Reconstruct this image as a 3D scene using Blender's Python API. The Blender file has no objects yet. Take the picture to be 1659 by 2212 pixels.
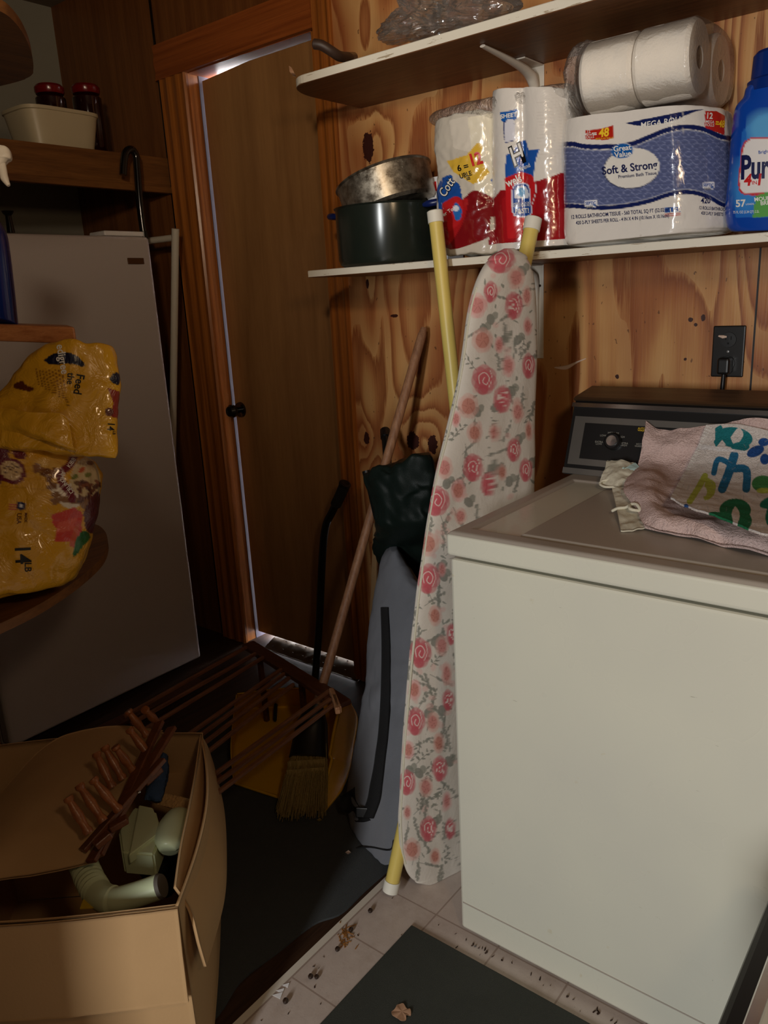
import bpy, bmesh, math, random
import numpy as np
from mathutils import Vector, Matrix, noise
from mathutils.bvhtree import BVHTree
from mathutils.geometry import tessellate_polygon
random.seed(7); rng = np.random.RandomState(7)
scn = bpy.context.scene; C = scn.collection

# ------------------------------------------------------------------ camera
CAM = Vector((0.0, 0.0, 1.3516)); FPX = 1688.65; CX, CY = 829.5, 1106.0
def cam_axes():
    y, t, r = (math.radians(a) for a in (-38.926, -15.464, -3.076))
    f = Vector((math.sin(y)*math.cos(t), math.cos(y)*math.cos(t), math.sin(t)))
    rt = Vector((math.cos(y), -math.sin(y), 0)); up = rt.cross(f)
    c, s = math.cos(r), math.sin(r)
    return c*rt + s*up, -s*rt + c*up, f
RT_, UP_, FW_ = cam_axes()
cd = bpy.data.cameras.new('camera'); cam = bpy.data.objects.new('camera', cd); C.objects.link(cam)
cd.sensor_fit = 'VERTICAL'; cd.sensor_height = 36; cd.lens = 36*FPX/2212; cd.clip_start = 0.02
m = Matrix((RT_, UP_, -FW_)).transposed().to_4x4(); m.translation = CAM; cam.matrix_world = m
scn.camera = cam

# ------------------------------------------------------------------ light
scn.view_settings.view_transform = 'Standard'; scn.view_settings.look = 'None'
scn.view_settings.gamma = 1; scn.view_settings.use_curve_mapping = False
scn.view_settings.exposure = 0.0
w = bpy.data.worlds.new('sky'); scn.world = w; w.use_nodes = True
w.node_tree.nodes['Background'].inputs[0].default_value = (0.98, 0.98, 1.0, 1)
w.node_tree.nodes['Background'].inputs[1].default_value = 11.0
def area(name, loc, target, sx, sy, watts, col):
    l = bpy.data.lights.new(name, 'AREA'); l.shape = 'RECTANGLE'; l.size = sx; l.size_y = sy
    l.energy = watts; l.color = col
    o = bpy.data.objects.new(name, l); C.objects.link(o); o.location = loc
    o.rotation_euler = (Vector(target)-Vector(loc)).to_track_quat('-Z', 'Y').to_euler(); return o
area('window_daylight', (0.12, -2.66, 1.42), (-0.62, 2.0, 1.0), 0.24, 0.95, 68, (0.98, 0.99, 0.985))
area('warm_fill', (0.35, 0.15, 1.78), (-0.9, 1.96, 1.75), 0.14, 0.14, 3.8, (1.0, 0.70, 0.42))  # unseen warm fill, added to brighten the shelf goods and food bag
o = area('door_fill', (-.25, -.05, 1.98), (-2.05, 2.0, 2.16), 0.12, 0.12, 1.9, (1.0, 0.80, 0.58)); o.data.spread = math.radians(70)  # added fill aimed at the upper door, not a real fixture

# ------------------------------------------------------------------ pixel -> world helpers (build time only)
def ray(px, py): return RT_*((px-CX)/FPX) - UP_*((py-CY)/FPX) + FW_
def RX(px, py, X): r = ray(px, py); return CAM + r*((X-CAM.x)/r.x)
def RY(px, py, Y): r = ray(px, py); return CAM + r*((Y-CAM.y)/r.y)
def RZ(px, py, Z): r = ray(px, py); return CAM + r*((Z-CAM.z)/r.z)
def RT(px, py, t): return CAM + ray(px, py)*t
def proj_np(P):
    d = P - np.array(CAM); q = d @ np.array([RT_, UP_, FW_]).T
    return CX + FPX*q[:, 0]/q[:, 2], CY - FPX*q[:, 1]/q[:, 2]

# ------------------------------------------------------------------ object helpers
def s2l(c):
    return tuple(((v/12.92) if v <= .04045 else ((v+.055)/1.055)**2.4) for v in c)
def rgb(r, g, b): return s2l((r/255, g/255, b/255))
def thing(name, label, cat, loc=(0, 0, 0), group=None):
    o = bpy.data.objects.new(name, None); C.objects.link(o); o.location = loc; o.empty_display_size = .05
    return tag(o, label, cat, group)
def tag(o, label, cat, group=None, kind=None):
    o['label'] = label; o['category'] = cat
    if group: o['group'] = group
    if kind: o['kind'] = kind
    return o
def wloc(p):
    v = Vector((0, 0, 0))
    while p is not None: v += Vector(p.location); p = p.parent
    return v
def mk(name, V, F, mat=None, parent=None, smooth=False, cols=None):
    me = bpy.data.meshes.new(name); me.from_pydata([tuple(v) for v in V], [], F)
    if smooth: me.polygons.foreach_set('use_smooth', [True]*len(me.polygons))
    if mat: me.materials.append(mat)
    if cols is not None:
        a = me.color_attributes.new('paint', 'FLOAT_COLOR', 'POINT')
        cc = np.ones((len(V), 4), np.float32); cc[:, :3] = cols; a.data.foreach_set('color', cc.ravel())
    me.update()
    o = bpy.data.objects.new(name, me); C.objects.link(o)
    if parent is not None:
        o.parent = parent; o.matrix_parent_inverse = Matrix.Identity(4)
        o.location = -wloc(parent)
        # bake the offset into the mesh so that every part has a clean local frame
        me.transform(Matrix.Translation(o.location)); o.location = (0, 0, 0)
    return o
def struct(name, V, F, mat, smooth=False):
    o = mk(name, V, F, mat, None, smooth); o['kind'] = 'structure'; return o
def bmo(name, bm, mat, parent=None, smooth=False):
    bmesh.ops.recalc_face_normals(bm, faces=bm.faces)
    V = [v.co.copy() for v in bm.verts]; bm.verts.index_update()
    F = [[v.index for v in f.verts] for f in bm.faces]; bm.free()
    return mk(name, V, F, mat, parent, smooth)
def add_box(bm, x0, x1, y0, y1, z0, z1, bev=0, M=None, seg=2):
    b = bmesh.new(); bmesh.ops.create_cube(b, size=1)
    for v in b.verts:
        v.co = Vector((x0+(v.co.x+.5)*(x1-x0), y0+(v.co.y+.5)*(y1-y0), z0+(v.co.z+.5)*(z1-z0)))
    if bev: bmesh.ops.bevel(b, geom=b.edges[:], offset=bev, segments=seg, affect='EDGES', profile=.5)
    if M is not None: bmesh.ops.transform(b, matrix=M, verts=b.verts)
    me = bpy.data.meshes.new('t'); b.to_mesh(me); b.free(); bm.from_mesh(me); bpy.data.meshes.remove(me)
def box(name, x0, x1, y0, y1, z0, z1, mat, parent=None, bev=0, M=None, seg=2):
    bm = bmesh.new(); add_box(bm, x0, x1, y0, y1, z0, z1, bev, M, seg); return bmo(name, bm, mat, parent)
def frames(pts):
    T = []
    n = len(pts)
    for i in range(n):
        d = (pts[min(i+1, n-1)]-pts[max(i-1, 0)]).normalized(); T.append(d)
    a = Vector((0, 0, 1)) if abs(T[0].z) < .9 else Vector((1, 0, 0))
    N = [(a - T[0]*a.dot(T[0])).normalized()]
    for i in range(1, n):
        v = N[-1] - T[i]*N[-1].dot(T[i]); N.append(v.normalized())
    return T, N
def add_tube(V, F, pts, rad, seg=14, ry=None, cap=True, upv=None):
    pts = [Vector(p) for p in pts]; T, N = frames(pts); base = len(V)
    if upv is not None: N = [(Vector(upv)-t*t.dot(Vector(upv))).normalized() for t in T]
    if not hasattr(rad, '__len__'): rad = [rad]*len(pts)
    for i, p in enumerate(pts):
        B = T[i].cross(N[i])
        for k in range(seg):
            a = 2*math.pi*k/seg; r2 = (ry[i] if ry is not None else rad[i])
            V.append(p + N[i]*math.cos(a)*rad[i] + B*math.sin(a)*r2)
    for i in range(len(pts)-1):
        for k in range(seg):
            a = base+i*seg+k; b = base+i*seg+(k+1) % seg
            F.append([a, b, b+seg, a+seg])
    if cap:
        F.append([base+k for k in range(seg)][::-1]); F.append([base+(len(pts)-1)*seg+k for k in range(seg)])
def tube(name, pts, rad, mat, parent=None, seg=14, smooth=True, ry=None, upv=None):
    V, F = [], []; add_tube(V, F, pts, rad, seg, ry, True, upv); o = mk(name, V, F, mat, parent, smooth)
    return sharp(o)
def sharp(o, ang=40):
    bm = bmesh.new(); bm.from_mesh(o.data)
    for e in bm.edges:
        e.smooth = not (len(e.link_faces) == 2 and e.calc_face_angle(0) > math.radians(ang))
    bm.to_mesh(o.data); bm.free(); return o
def lathe(name, prof, mat, parent=None, loc=(0, 0, 0), axis=(0, 0, 1), seg=40, sx=1, sy=1):
    V, F = [], []; q = Vector((0, 0, 1)).rotation_difference(Vector(axis).normalized())
    for r, z in prof:
        for k in range(seg):
            a = 2*math.pi*k/seg; V.append(q @ Vector((r*math.cos(a)*sx, r*math.sin(a)*sy, z)) + Vector(loc))
    for i in range(len(prof)-1):
        for k in range(seg):
            a = i*seg+k; b = i*seg+(k+1) % seg; F.append([a, b, b+seg, a+seg])
    if prof[0][0] > 1e-5: F.append([k for k in range(seg)][::-1])
    if prof[-1][0] > 1e-5: F.append([(len(prof)-1)*seg+k for k in range(seg)])
    return sharp(mk(name, V, F, mat, parent, True), 35)
def spl(rows, n, axis=0):
    A = np.array(rows, float)
    if axis == 1: A = np.swapaxes(A, 0, 1)
    k = len(A); t = np.linspace(0, k-1, n); out = []
    for tt in t:
        i = min(int(tt), k-2); f = tt-i
        p0, p1, p2, p3 = A[max(i-1, 0)], A[i], A[i+1], A[min(i+2, k-1)]
        out.append(0.5*((2*p1)+(-p0+p2)*f+(2*p0-5*p1+4*p2-p3)*f*f+(-p0+3*p1-3*p2+p3)*f**3))
    out = np.array(out)
    return np.swapaxes(out, 0, 1) if axis == 1 else out
def curve(pts, n): return [Vector(p) for p in spl([tuple(p) for p in pts], n)]
def grid_faces(nu, nv, wrap=False):
    F = []
    for j in range(nv-1):
        for i in range(nu-(0 if wrap else 1)):
            a = j*nu+i; b = j*nu+(i+1) % nu; F.append((a, b, b+nu, a+nu))
    return F
def wob(P, amp, sc, seed=0.0, octv=3):
    if amp == 0: return np.zeros(len(P))
    return np.array([noise.fractal(Vector((p[0]*sc+seed, p[1]*sc+seed*1.7, p[2]*sc)), .7, 2.0, octv) for p in P])*amp
def sheet(name, rows, nu, nv, mat, parent=None, thick=.002, amp=0, sc=20, paint=None, seed=0, upn=None, cap=True):
    """a sheet through rows of world points; offset solid of the given thickness"""
    A = spl(rows, nv, 0); A = spl(A, nu, 1)
    P = A.reshape(-1, 3)
    du = np.gradient(A, axis=1).reshape(-1, 3); dv = np.gradient(A, axis=0).reshape(-1, 3)
    N = np.cross(du, dv); N /= np.maximum(np.linalg.norm(N, axis=1, keepdims=True), 1e-9)
    view = P - np.array(CAM)
    if (N*view).sum() > 0: N = -N
    P = P + N*wob(P, amp, sc, seed)[:, None]
    cols = None
    if paint is not None: px, py = proj_np(P); cols = paint.sample(px, py)
    V = np.vstack([P, P - N*thick]); n = nu*nv
    F = grid_faces(nu, nv); F2 = [tuple(n+i for i in f[::-1]) for f in F]
    ring = list(range(nu)) + [j*nu+nu-1 for j in range(1, nv)] + [(nv-1)*nu+i for i in range(nu-2, -1, -1)] + [j*nu for j in range(nv-2, 0, -1)]
    F3 = [(ring[k], ring[(k+1) % len(ring)], n+ring[(k+1) % len(ring)], n+ring[k]) for k in range(len(ring))]
    if cols is not None: cols = np.vstack([cols, cols])
    return mk(name, V.tolist(), F+F2+F3, mat, parent, True, cols)
def pillow(name, rows, fn, mat, parent=None, front=.05, back=.05, nu=60, nv=80, pu=2.0, pv=4.0, amp=0, sc=20,
           paint=None, seed=0, nrm=None, prof=None):
    """closed cushion: rows = (pyL, pxL, pyR, pxR) outline; fn(px,py,off) gives the world point at depth offset off"""
    R = spl(rows, nv)
    P = np.zeros((nv, 2*nu, 3))
    for j in range(nv):
        v = 2*j/(nv-1)-1; pv_ = max(0, 1-abs(v)**pv)**(1/pv)
        yl, xl, yr, xr = R[j]
        for i in range(nu):
            # cosine spacing keeps edges fine
            u = -math.cos(math.pi*i/(nu-1)); f = (u+1)/2
            pr = max(0, 1-abs(u)**pu)**(1/pu)*pv_
            if prof: pr *= prof(u, v)
            x = xl+(xr-xl)*f; y = yl+(yr-yl)*f
            P[j, i] = fn(x, y, front*pr); P[j, 2*nu-1-i] = fn(x, y, -back*pr)
    P = P.reshape(-1, 3)
    if amp:
        c = P.mean(0); D = P-c; D /= np.maximum(np.linalg.norm(D, axis=1, keepdims=True), 1e-6)
        P = P + D*wob(P, amp, sc, seed)[:, None]
    cols = None
    if paint is not None: px, py = proj_np(P); cols = paint.sample(px, py)
    F = grid_faces(2*nu, nv, True)
    F.append(tuple(range(2*nu))[::-1]); F.append(tuple((nv-1)*2*nu+i for i in range(2*nu)))
    return mk(name, P.tolist(), F, mat, parent, True, cols)
def FY(Y0):
    return lambda x, y, off: RY(x, y, Y0) + Vector((0, -off, 0))
def FT(t0):
    def f(x, y, off):
        r = ray(x, y); return CAM + r*t0 - FW_*off
    return f

# ------------------------------------------------------------------ paint canvas: printed artwork for a surface
class Canvas:
    def __init__(s, x0, y0, x1, y1, k, base):
        s.x0, s.y0, s.k = x0, y0, k; s.w = int((x1-x0)*k); s.h = int((y1-y0)*k)
        s.a = np.zeros((s.h, s.w, 3), np.float32); s.a[:] = rgb(*base)
        yy, xx = np.mgrid[0:s.h, 0:s.w]; s.X = xx/k+x0; s.Y = yy/k+y0
    def blend(s, sl, m, col, al=1):
        m = (np.clip(m, 0, 1)*al)[..., None]; s.a[sl] = s.a[sl]*(1-m)+np.array(rgb(*col), np.float32)*m
    def sl(s, x0, y0, x1, y1):
        f = lambda v, o, n: int(min(max((v-o)*s.k, 0), n))
        return (slice(f(y0, s.y0, s.h), f(y1, s.y0, s.h)+1), slice(f(x0, s.x0, s.w), f(x1, s.x0, s.w)+1))
    def ell(s, cx, cy, rx, ry, col, rot=0, al=1, soft=.6):
        R = max(rx, ry)+2; q = s.sl(cx-R, cy-R, cx+R, cy+R); X = s.X[q]-cx; Y = s.Y[q]-cy
        if X.size == 0: return
        c, n = math.cos(math.radians(rot)), math.sin(math.radians(rot)); u = X*c+Y*n; v = -X*n+Y*c
        d = np.sqrt((u/rx)**2+(v/ry)**2); s.blend(q, (1-d)*min(rx, ry)/soft+.5, col, al)
    def poly(s, pts, col, al=1, smooth=0):
        if smooth: pts = [tuple(p) for p in spl(pts+[pts[0]], smooth)]
        xs = [p[0] for p in pts]; ys = [p[1] for p in pts]; q = s.sl(min(xs)-1, min(ys)-1, max(xs)+1, max(ys)+1)
        X, Y = s.X[q], s.Y[q]
        if X.size == 0: return
        ins = np.zeros(X.shape, bool); n = len(pts)
        for i in range(n):
            x1, y1 = pts[i]; x2, y2 = pts[(i+1) % n]
            if y1 == y2: continue
            ins ^= ((Y >= min(y1, y2)) & (Y < max(y1, y2)) & (X < x1+(Y-y1)*(x2-x1)/(y2-y1)))
        s.blend(q, ins.astype(float), col, al)
    def line(s, pts, wd, col, al=1, smooth=0):
        if smooth: pts = [tuple(p) for p in spl(pts, smooth)]
        for (x1, y1), (x2, y2) in zip(pts[:-1], pts[1:]):
            q = s.sl(min(x1, x2)-wd-1, min(y1, y2)-wd-1, max(x1, x2)+wd+1, max(y1, y2)+wd+1)
            X, Y = s.X[q], s.Y[q]
            if X.size == 0: continue
            L = max((x2-x1)**2+(y2-y1)**2, 1e-6); t = np.clip(((X-x1)*(x2-x1)+(Y-y1)*(y2-y1))/L, 0, 1)
            d = np.hypot(X-x1-t*(x2-x1), Y-y1-t*(y2-y1)); s.blend(q, (wd/2-d)/.5+.5, col, al)
    def sample(s, px, py):
        u = np.clip((px-s.x0)*s.k, 0, s.w-1.001); v = np.clip((py-s.y0)*s.k, 0, s.h-1.001)
        i = u.astype(int); j = v.astype(int); fu = (u-i)[:, None]; fv = (v-j)[:, None]; i2 = np.minimum(i+1, s.w-1); j2 = np.minimum(j+1, s.h-1)
        return (s.a[j, i]*(1-fu)+s.a[j, i2]*fu)*(1-fv)+(s.a[j2, i]*(1-fu)+s.a[j2, i2]*fu)*fv

# ------------------------------------------------------------------ printed lettering laid on a surface
_bv = {}
def bvh_of(o):
    if o.name not in _bv:
        off = wloc(o); me = o.data
        V = [v.co+off for v in me.vertices]; F = [tuple(p.vertices) for p in me.polygons]
        _bv[o.name] = BVHTree.FromPolygons(V, F)
    return _bv[o.name]
def letters(name, s, px, py, size, ang, target, mat, parent, bold=0.0, sx=1.0, shear=0.0, align='CENTER', off=.0006, label=None):
    cu = bpy.data.curves.new('txt', 'FONT'); cu.body = s; cu.size = size*1.42; cu.align_x = align; cu.align_y = 'CENTER'
    cu.resolution_u = 3; cu.offset = bold*size*.02; cu.fill_mode = 'FRONT'; cu.space_line = .8
    o = bpy.data.objects.new('txt', cu); C.objects.link(o)
    dg = bpy.context.evaluated_depsgraph_get(); dg.update(); me = bpy.data.meshes.new_from_object(o.evaluated_get(dg))
    bpy.data.objects.remove(o); bpy.data.curves.remove(cu)
    bm = bmesh.new(); bm.from_mesh(me)
    bmesh.ops.triangulate(bm, faces=bm.faces)
    for _ in range(2):
        le = [e for e in bm.edges if e.calc_length() > max(size*.6, 7)]
        if le: bmesh.ops.subdivide_edges(bm, edges=le, cuts=1); bmesh.ops.triangulate(bm, faces=bm.faces)
    bv = bvh_of(target); c, n = math.cos(math.radians(ang)), math.sin(math.radians(ang)); V = []; ok = True
    for v in bm.verts:
        x = (v.co.x + shear*v.co.y)*sx; y = v.co.y
        qx = px + x*c + y*n; qy = py + x*n - y*c
        r = ray(qx, qy).normalized(); hit = bv.ray_cast(CAM, r)
        if hit[0] is None: V.append(None); continue
        nn = hit[1] if hit[1].dot(r) < 0 else -hit[1]
        V.append(hit[0] + nn*off - r*off)
    bm.verts.index_update(); F = []
    for f in bm.faces:
        ids = [v.index for v in f.verts]
        if all(V[i] is not None for i in ids): F.append(ids)
    V = [v if v is not None else Vector((0, 0, 0)) for v in V]
    used = sorted({i for f in F for i in f}); mp = {i: k for k, i in enumerate(used)}
    bm.free(); bpy.data.meshes.remove(me)
    if not F: return None
    ob = mk(name, [V[i] for i in used], [[mp[i] for i in f] for f in F], mat, parent)
    if label: ob['label'] = label
    return ob

# ------------------------------------------------------------------ materials
class NT:
    def __init__(s, name):
        s.m = bpy.data.materials.new(name); s.m.use_nodes = True; s.t = s.m.node_tree; s.t.nodes.clear()
        s.out = s.n('ShaderNodeOutputMaterial'); s.b = s.n('ShaderNodeBsdfPrincipled'); s.l(s.b.outputs[0], s.out.inputs[0])
        s.tc = s.n('ShaderNodeTexCoord')
    def n(s, t, **k):
        x = s.t.nodes.new(t)
        for a, v in k.items(): setattr(x, a, v)
        return x
    def l(s, a, b): s.t.links.new(a, b)
    def val(s, sock, v):
        if hasattr(v, 'is_output'): s.l(v, sock)
        else: sock.default_value = v
    def math(s, op, a, b=0.0, c=0.0):
        x = s.n('ShaderNodeMath', operation=op); s.val(x.inputs[0], a); s.val(x.inputs[1], b); s.val(x.inputs[2], c); return x.outputs[0]
    def map(s, vec, scale=(1, 1, 1), loc=(0, 0, 0), rot=(0, 0, 0)):
        x = s.n('ShaderNodeMapping'); s.l(vec, x.inputs[0]); x.inputs[1].default_value = loc; x.inputs[2].default_value = rot; x.inputs[3].default_value = scale; return x.outputs[0]
    def noise(s, vec, scale, detail=3, rough=.5, dist=0):
        x = s.n('ShaderNodeTexNoise'); s.l(vec, x.inputs['Vector']); x.inputs['Scale'].default_value = scale
        x.inputs['Detail'].default_value = detail; x.inputs['Roughness'].default_value = rough; x.inputs['Distortion'].default_value = dist; return x.outputs[0]
    def ramp(s, f, stops):
        x = s.n('ShaderNodeValToRGB'); s.val(x.inputs[0], f); e = x.color_ramp.elements
        while len(e) < len(stops): e.new(.5)
        for k, (p, c) in enumerate(stops): e[k].position = p; e[k].color = (*c, 1) if len(c) == 3 else c
        return x.outputs[0]
    def mix(s, f, a, b, mode='MIX'):
        x = s.n('ShaderNodeMix', data_type='RGBA', blend_type=mode); s.val(x.inputs[0], f)
        for i, v in ((6, a), (7, b)):
            if hasattr(v, 'is_output'): s.l(v, x.inputs[i])
            else: x.inputs[i].default_value = (*v, 1)
        return x.outputs[2]
    def bump(s, h, st=.3, d=.01):
        x = s.n('ShaderNodeBump'); x.inputs['Strength'].default_value = st; x.inputs['Distance'].default_value = d
        s.l(h, x.inputs['Height']); s.l(x.outputs[0], s.b.inputs['Normal'])
    def fin(s, col, rough=.5, metal=0, spec=.5, coat=0, trans=0):
        if hasattr(col, 'is_output'): s.l(col, s.b.inputs['Base Color'])
        else: s.b.inputs['Base Color'].default_value = (*col, 1)
        s.val(s.b.inputs['Roughness'], rough); s.b.inputs['Metallic'].default_value = metal
        s.b.inputs['Specular IOR Level'].default_value = spec; s.b.inputs['Coat Weight'].default_value = coat
        s.b.inputs['Coat Roughness'].default_value = .08; s.b.inputs['Transmission Weight'].default_value = trans
        return s.m
def plain(name, col, rough=.5, metal=0, var=.12, sc=12, bump=0, bsc=60, spec=.5, coat=0):
    t = NT(name); P = t.tc.outputs['Object']; n = t.noise(P, sc, 4)
    c = t.mix(n, tuple(v*(1-var) for v in col), tuple(min(1, v*(1+var)) for v in col))
    if bump: t.bump(t.noise(P, bsc, 3), bump, .004)
    return t.fin(c, rough, metal, spec, coat)
def cloth(name, col, rough=.9, var=.18, sc=9, weave=700, st=.35):
    t = NT(name); P = t.tc.outputs['Object']; n = t.noise(P, sc, 5); f = t.noise(P, weave, 2)
    c = t.mix(n, tuple(v*(1-var) for v in col), tuple(min(1, v*(1+var)) for v in col))
    c = t.mix(t.math('MULTIPLY', f, .35), c, tuple(v*.5 for v in col)); t.bump(f, st, .002)
    return t.fin(c, rough, 0, .2)
def wood(name, dark, light, scale=(1, 1, 1), rough=.45, k=9, spec=.4):
    """long grain along the axis with the small scale"""
    t = NT(name); P = t.map(t.tc.outputs['Object'], scale); n = t.noise(P, k, 5, .6, .4); n2 = t.noise(P, k*6, 3, .6)
    v = t.math('ADD', t.math('MULTIPLY', n, .7), t.math('MULTIPLY', n2, .3))
    c = t.ramp(v, [(.3, dark), (.7, light)]); t.bump(n2, .15, .003); return t.fin(c, rough, 0, spec)
def painted(name, rough=.4, coat=0, spec=.5, bump=0, bsc=40, bd=.004, weave=0):
    t = NT(name); a = t.n('ShaderNodeVertexColor', layer_name='paint'); c = a.outputs[0]
    if weave: c = t.mix(t.math('MULTIPLY', t.noise(t.tc.outputs['Object'], weave, 2), .3), c, t.mix(.5, c, (0, 0, 0)))
    if bump: t.bump(t.noise(t.tc.outputs['Object'], bsc, 4, .6, 1.0), bump, bd)
    return t.fin(c, rough, 0, spec, coat)
def film(name, tint=(1, 1, 1), haze=.25, rough=.08, bsc=40, bst=.6, bd=.01, white=(.6, .58, .55), gk=.7):
    """clear plastic film: mostly see-through, with glossy creases"""
    t = NT(name); t.t.nodes.remove(t.b)
    tr = t.n('ShaderNodeBsdfTransparent'); tr.inputs[0].default_value = (*tint, 1)
    gl = t.n('ShaderNodeBsdfGlossy'); gl.inputs['Roughness'].default_value = rough; gl.inputs[0].default_value = (1, 1, 1, 1)
    df = t.n('ShaderNodeBsdfDiffuse'); df.inputs[0].default_value = (*white, 1)
    nz = t.noise(t.tc.outputs['Object'], bsc, 4, .65, 1.5)
    b = t.n('ShaderNodeBump'); b.inputs['Strength'].default_value = bst; b.inputs['Distance'].default_value = bd
    t.l(nz, b.inputs['Height']); t.l(b.outputs[0], gl.inputs['Normal'])
    fr = t.n('ShaderNodeFresnel'); fr.inputs[0].default_value = 1.5; t.l(b.outputs[0], fr.inputs['Normal'])
    m1 = t.n('ShaderNodeMixShader'); m1.inputs[0].default_value = haze; t.l(tr.outputs[0], m1.inputs[1]); t.l(df.outputs[0], m1.inputs[2])
    m2 = t.n('ShaderNodeMixShader'); t.l(t.math('MINIMUM', t.math('MULTIPLY', fr.outputs[0], gk), 1.0), m2.inputs[0]); t.l(m1.outputs[0], m2.inputs[1]); t.l(gl.outputs[0], m2.inputs[2])
    t.l(m2.outputs[0], t.out.inputs[0]); return t.m

M = {}
def plywood():
    t = NT('plywood'); P = t.tc.outputs['Object']; sx = t.n('ShaderNodeSeparateXYZ'); t.l(P, sx.inputs[0]); X, Z = sx.outputs[0], sx.outputs[2]
    base = t.noise(t.map(P, (2.6, 1, .55)), 1.7, 2.2, .45, .35)
    knots = [(-1.569, 1.775, .020, .042), (-1.45, .905, .022, .03), (-1.375, .90, .018, .03), (-1.64, .90, .012, .02),
             (-1.70, 1.755, .012, .006), (-1.60, 1.39, .006, .014), (-.612, 1.258, .006, .005), (-.583, 1.262, .005, .008),
             (-.60, 1.246, .004, .004), (-.79, 1.12, .005, .006), (-.62, 1.165, .0035, .0035), (-1.50, 1.29, .014, .005), (-1.72, 2.02, .02, .006)]
    tot = None; halo = None
    for (kx, kz, rx, rz) in knots:
        a = t.math('DIVIDE', t.math('SUBTRACT', X, kx), rx); b = t.math('DIVIDE', t.math('SUBTRACT', Z, kz), rz)
        d = t.math('SQRT', t.math('ADD', t.math('MULTIPLY', a, a), t.math('MULTIPLY', b, b)))
        mk_ = t.math('LESS_THAN', t.math('ADD', d, t.math('MULTIPLY', t.noise(P, 140, 2), .9)), 1.45)
        tot = mk_ if tot is None else t.math('MAXIMUM', tot, mk_)
        if rz > .019:
            h = t.math('EXPONENT', t.math('MULTIPLY', t.math('MULTIPLY', d, d), -.06))
            halo = h if halo is None else t.math('ADD', halo, h)
    n = t.math('ADD', base, t.math('MULTIPLY', halo, .24))
    r = t.math('FRACT', t.math('MULTIPLY', n, 10.0))
    fine = t.noise(t.map(P, (70, 1, 2.2)), 3, 4, .6)
    blot = t.noise(t.map(P, (2, 1, 1)), 3.0, 2)
    r2 = t.math('ADD', r, t.math('MULTIPLY', t.math('SUBTRACT', fine, .5), .45))
    c = t.ramp(r2, [(0.0, rgb(204, 156, 100)), (.35, rgb(196, 144, 88)), (.62, rgb(174, 114, 66)), (.88, rgb(140, 82, 44)), (1.0, rgb(196, 142, 86))])
    c = t.mix(t.ramp(blot, [(.40, (0, 0, 0)), (.65, (1, 1, 1))]), c, t.mix(.55, c, rgb(150, 80, 42)))
    c = t.mix(t.math('MULTIPLY', t.math('GREATER_THAN', t.noise(t.map(P, (1, 1, .6)), 75, 2), .70), .65), c, rgb(70, 40, 24))
    c = t.mix(tot, c, rgb(58, 24, 16)); t.bump(fine, .2, .002)
    # panel seam
    sm = t.math('LESS_THAN', t.math('ABSOLUTE', t.math('ADD', X, .468)), .0022); c = t.mix(sm, c, rgb(25, 15, 10))
    M['ply'] = t.fin(c, t.ramp(fine, [(.3, (.38,)*3), (.7, (.55,)*3)]), 0, .4)
plywood()
M['panel'] = wood('dark_panelling', rgb(96, 54, 26), rgb(138, 88, 46), (9, 9, .35), .35, 4)
M['door'] = wood('luan_door', rgb(138, 98, 60), rgb(176, 132, 84), (5, 5, .45), .32, 2.2, .35)
M['trim'] = wood('varnished_trim', rgb(122, 66, 24), rgb(190, 118, 52), (16, 16, .3), .26, 5, .5)
M['trimx'] = wood('varnished_head_trim', rgb(122, 60, 26), rgb(176, 98, 46), (.3, 14, 14), .35, 5)
M['shelfwood'] = wood('brown_shelf', rgb(84, 50, 22), rgb(140, 92, 46), (6, .5, 8), .5, 5)
M['blockwood'] = wood('finger_jointed_board', rgb(150, 88, 48), rgb(196, 132, 80), (3, 3, 12), .4, 9)
M['whitepaint'] = plain('chipped_white_paint', rgb(228, 220, 204), .5, var=.10, sc=30, bump=.25, bsc=120)
def shelf_mat():
    t = NT('white_shelf_paint'); P = t.tc.outputs['Object']; g = t.n('ShaderNodeNewGeometry'); sx = t.n('ShaderNodeSeparateXYZ'); t.l(g.outputs['Normal'], sx.inputs[0])
    n = t.noise(t.map(P, (1, 6, 10)), 12, 5, .65); w = t.mix(t.math('GREATER_THAN', n, .63), rgb(232, 226, 210), rgb(176, 160, 136))
    u = t.ramp(t.noise(t.map(P, (.6, 10, 1)), 14, 4, .6), [(.3, rgb(96, 62, 38)), (.7, rgb(132, 90, 58))])
    c = t.mix(t.math('LESS_THAN', sx.outputs[2], -.6), w, u); t.bump(n, .2, .003); M['shelf'] = t.fin(c, .45, 0, .4)
shelf_mat()
M['enamel'] = plain('white_enamel', rgb(226, 224, 208), .22, var=.03, sc=3, coat=.3)
def washer_mat():
    t = NT('worn_white_enamel'); P = t.tc.outputs['Object']
    c = t.mix(t.noise(P, 4, 2), rgb(228, 226, 206), rgb(214, 212, 198))
    scr = t.math('GREATER_THAN', t.noise(t.map(P, (18, 1, 120), rot=(0, .35, 0)), 1.3, 3, .6), .76)
    c = t.mix(t.math('MULTIPLY', scr, .5), c, rgb(150, 146, 128))
    st = t.ramp(t.noise(P, 26, 4, .6), [(.70, (0, 0, 0)), (.78, (1, 1, 1))]); c = t.mix(t.math('MULTIPLY', st, .5), c, rgb(196, 178, 128))
    dot = t.math('GREATER_THAN', t.noise(P, 150, 2), .80); c = t.mix(dot, c, rgb(80, 74, 62))
    M['washer'] = t.fin(c, t.ramp(t.noise(P, 7, 3), [(.3, (.24,)*3), (.7, (.34,)*3)]), 0, .5, .25)
washer_mat()
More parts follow.
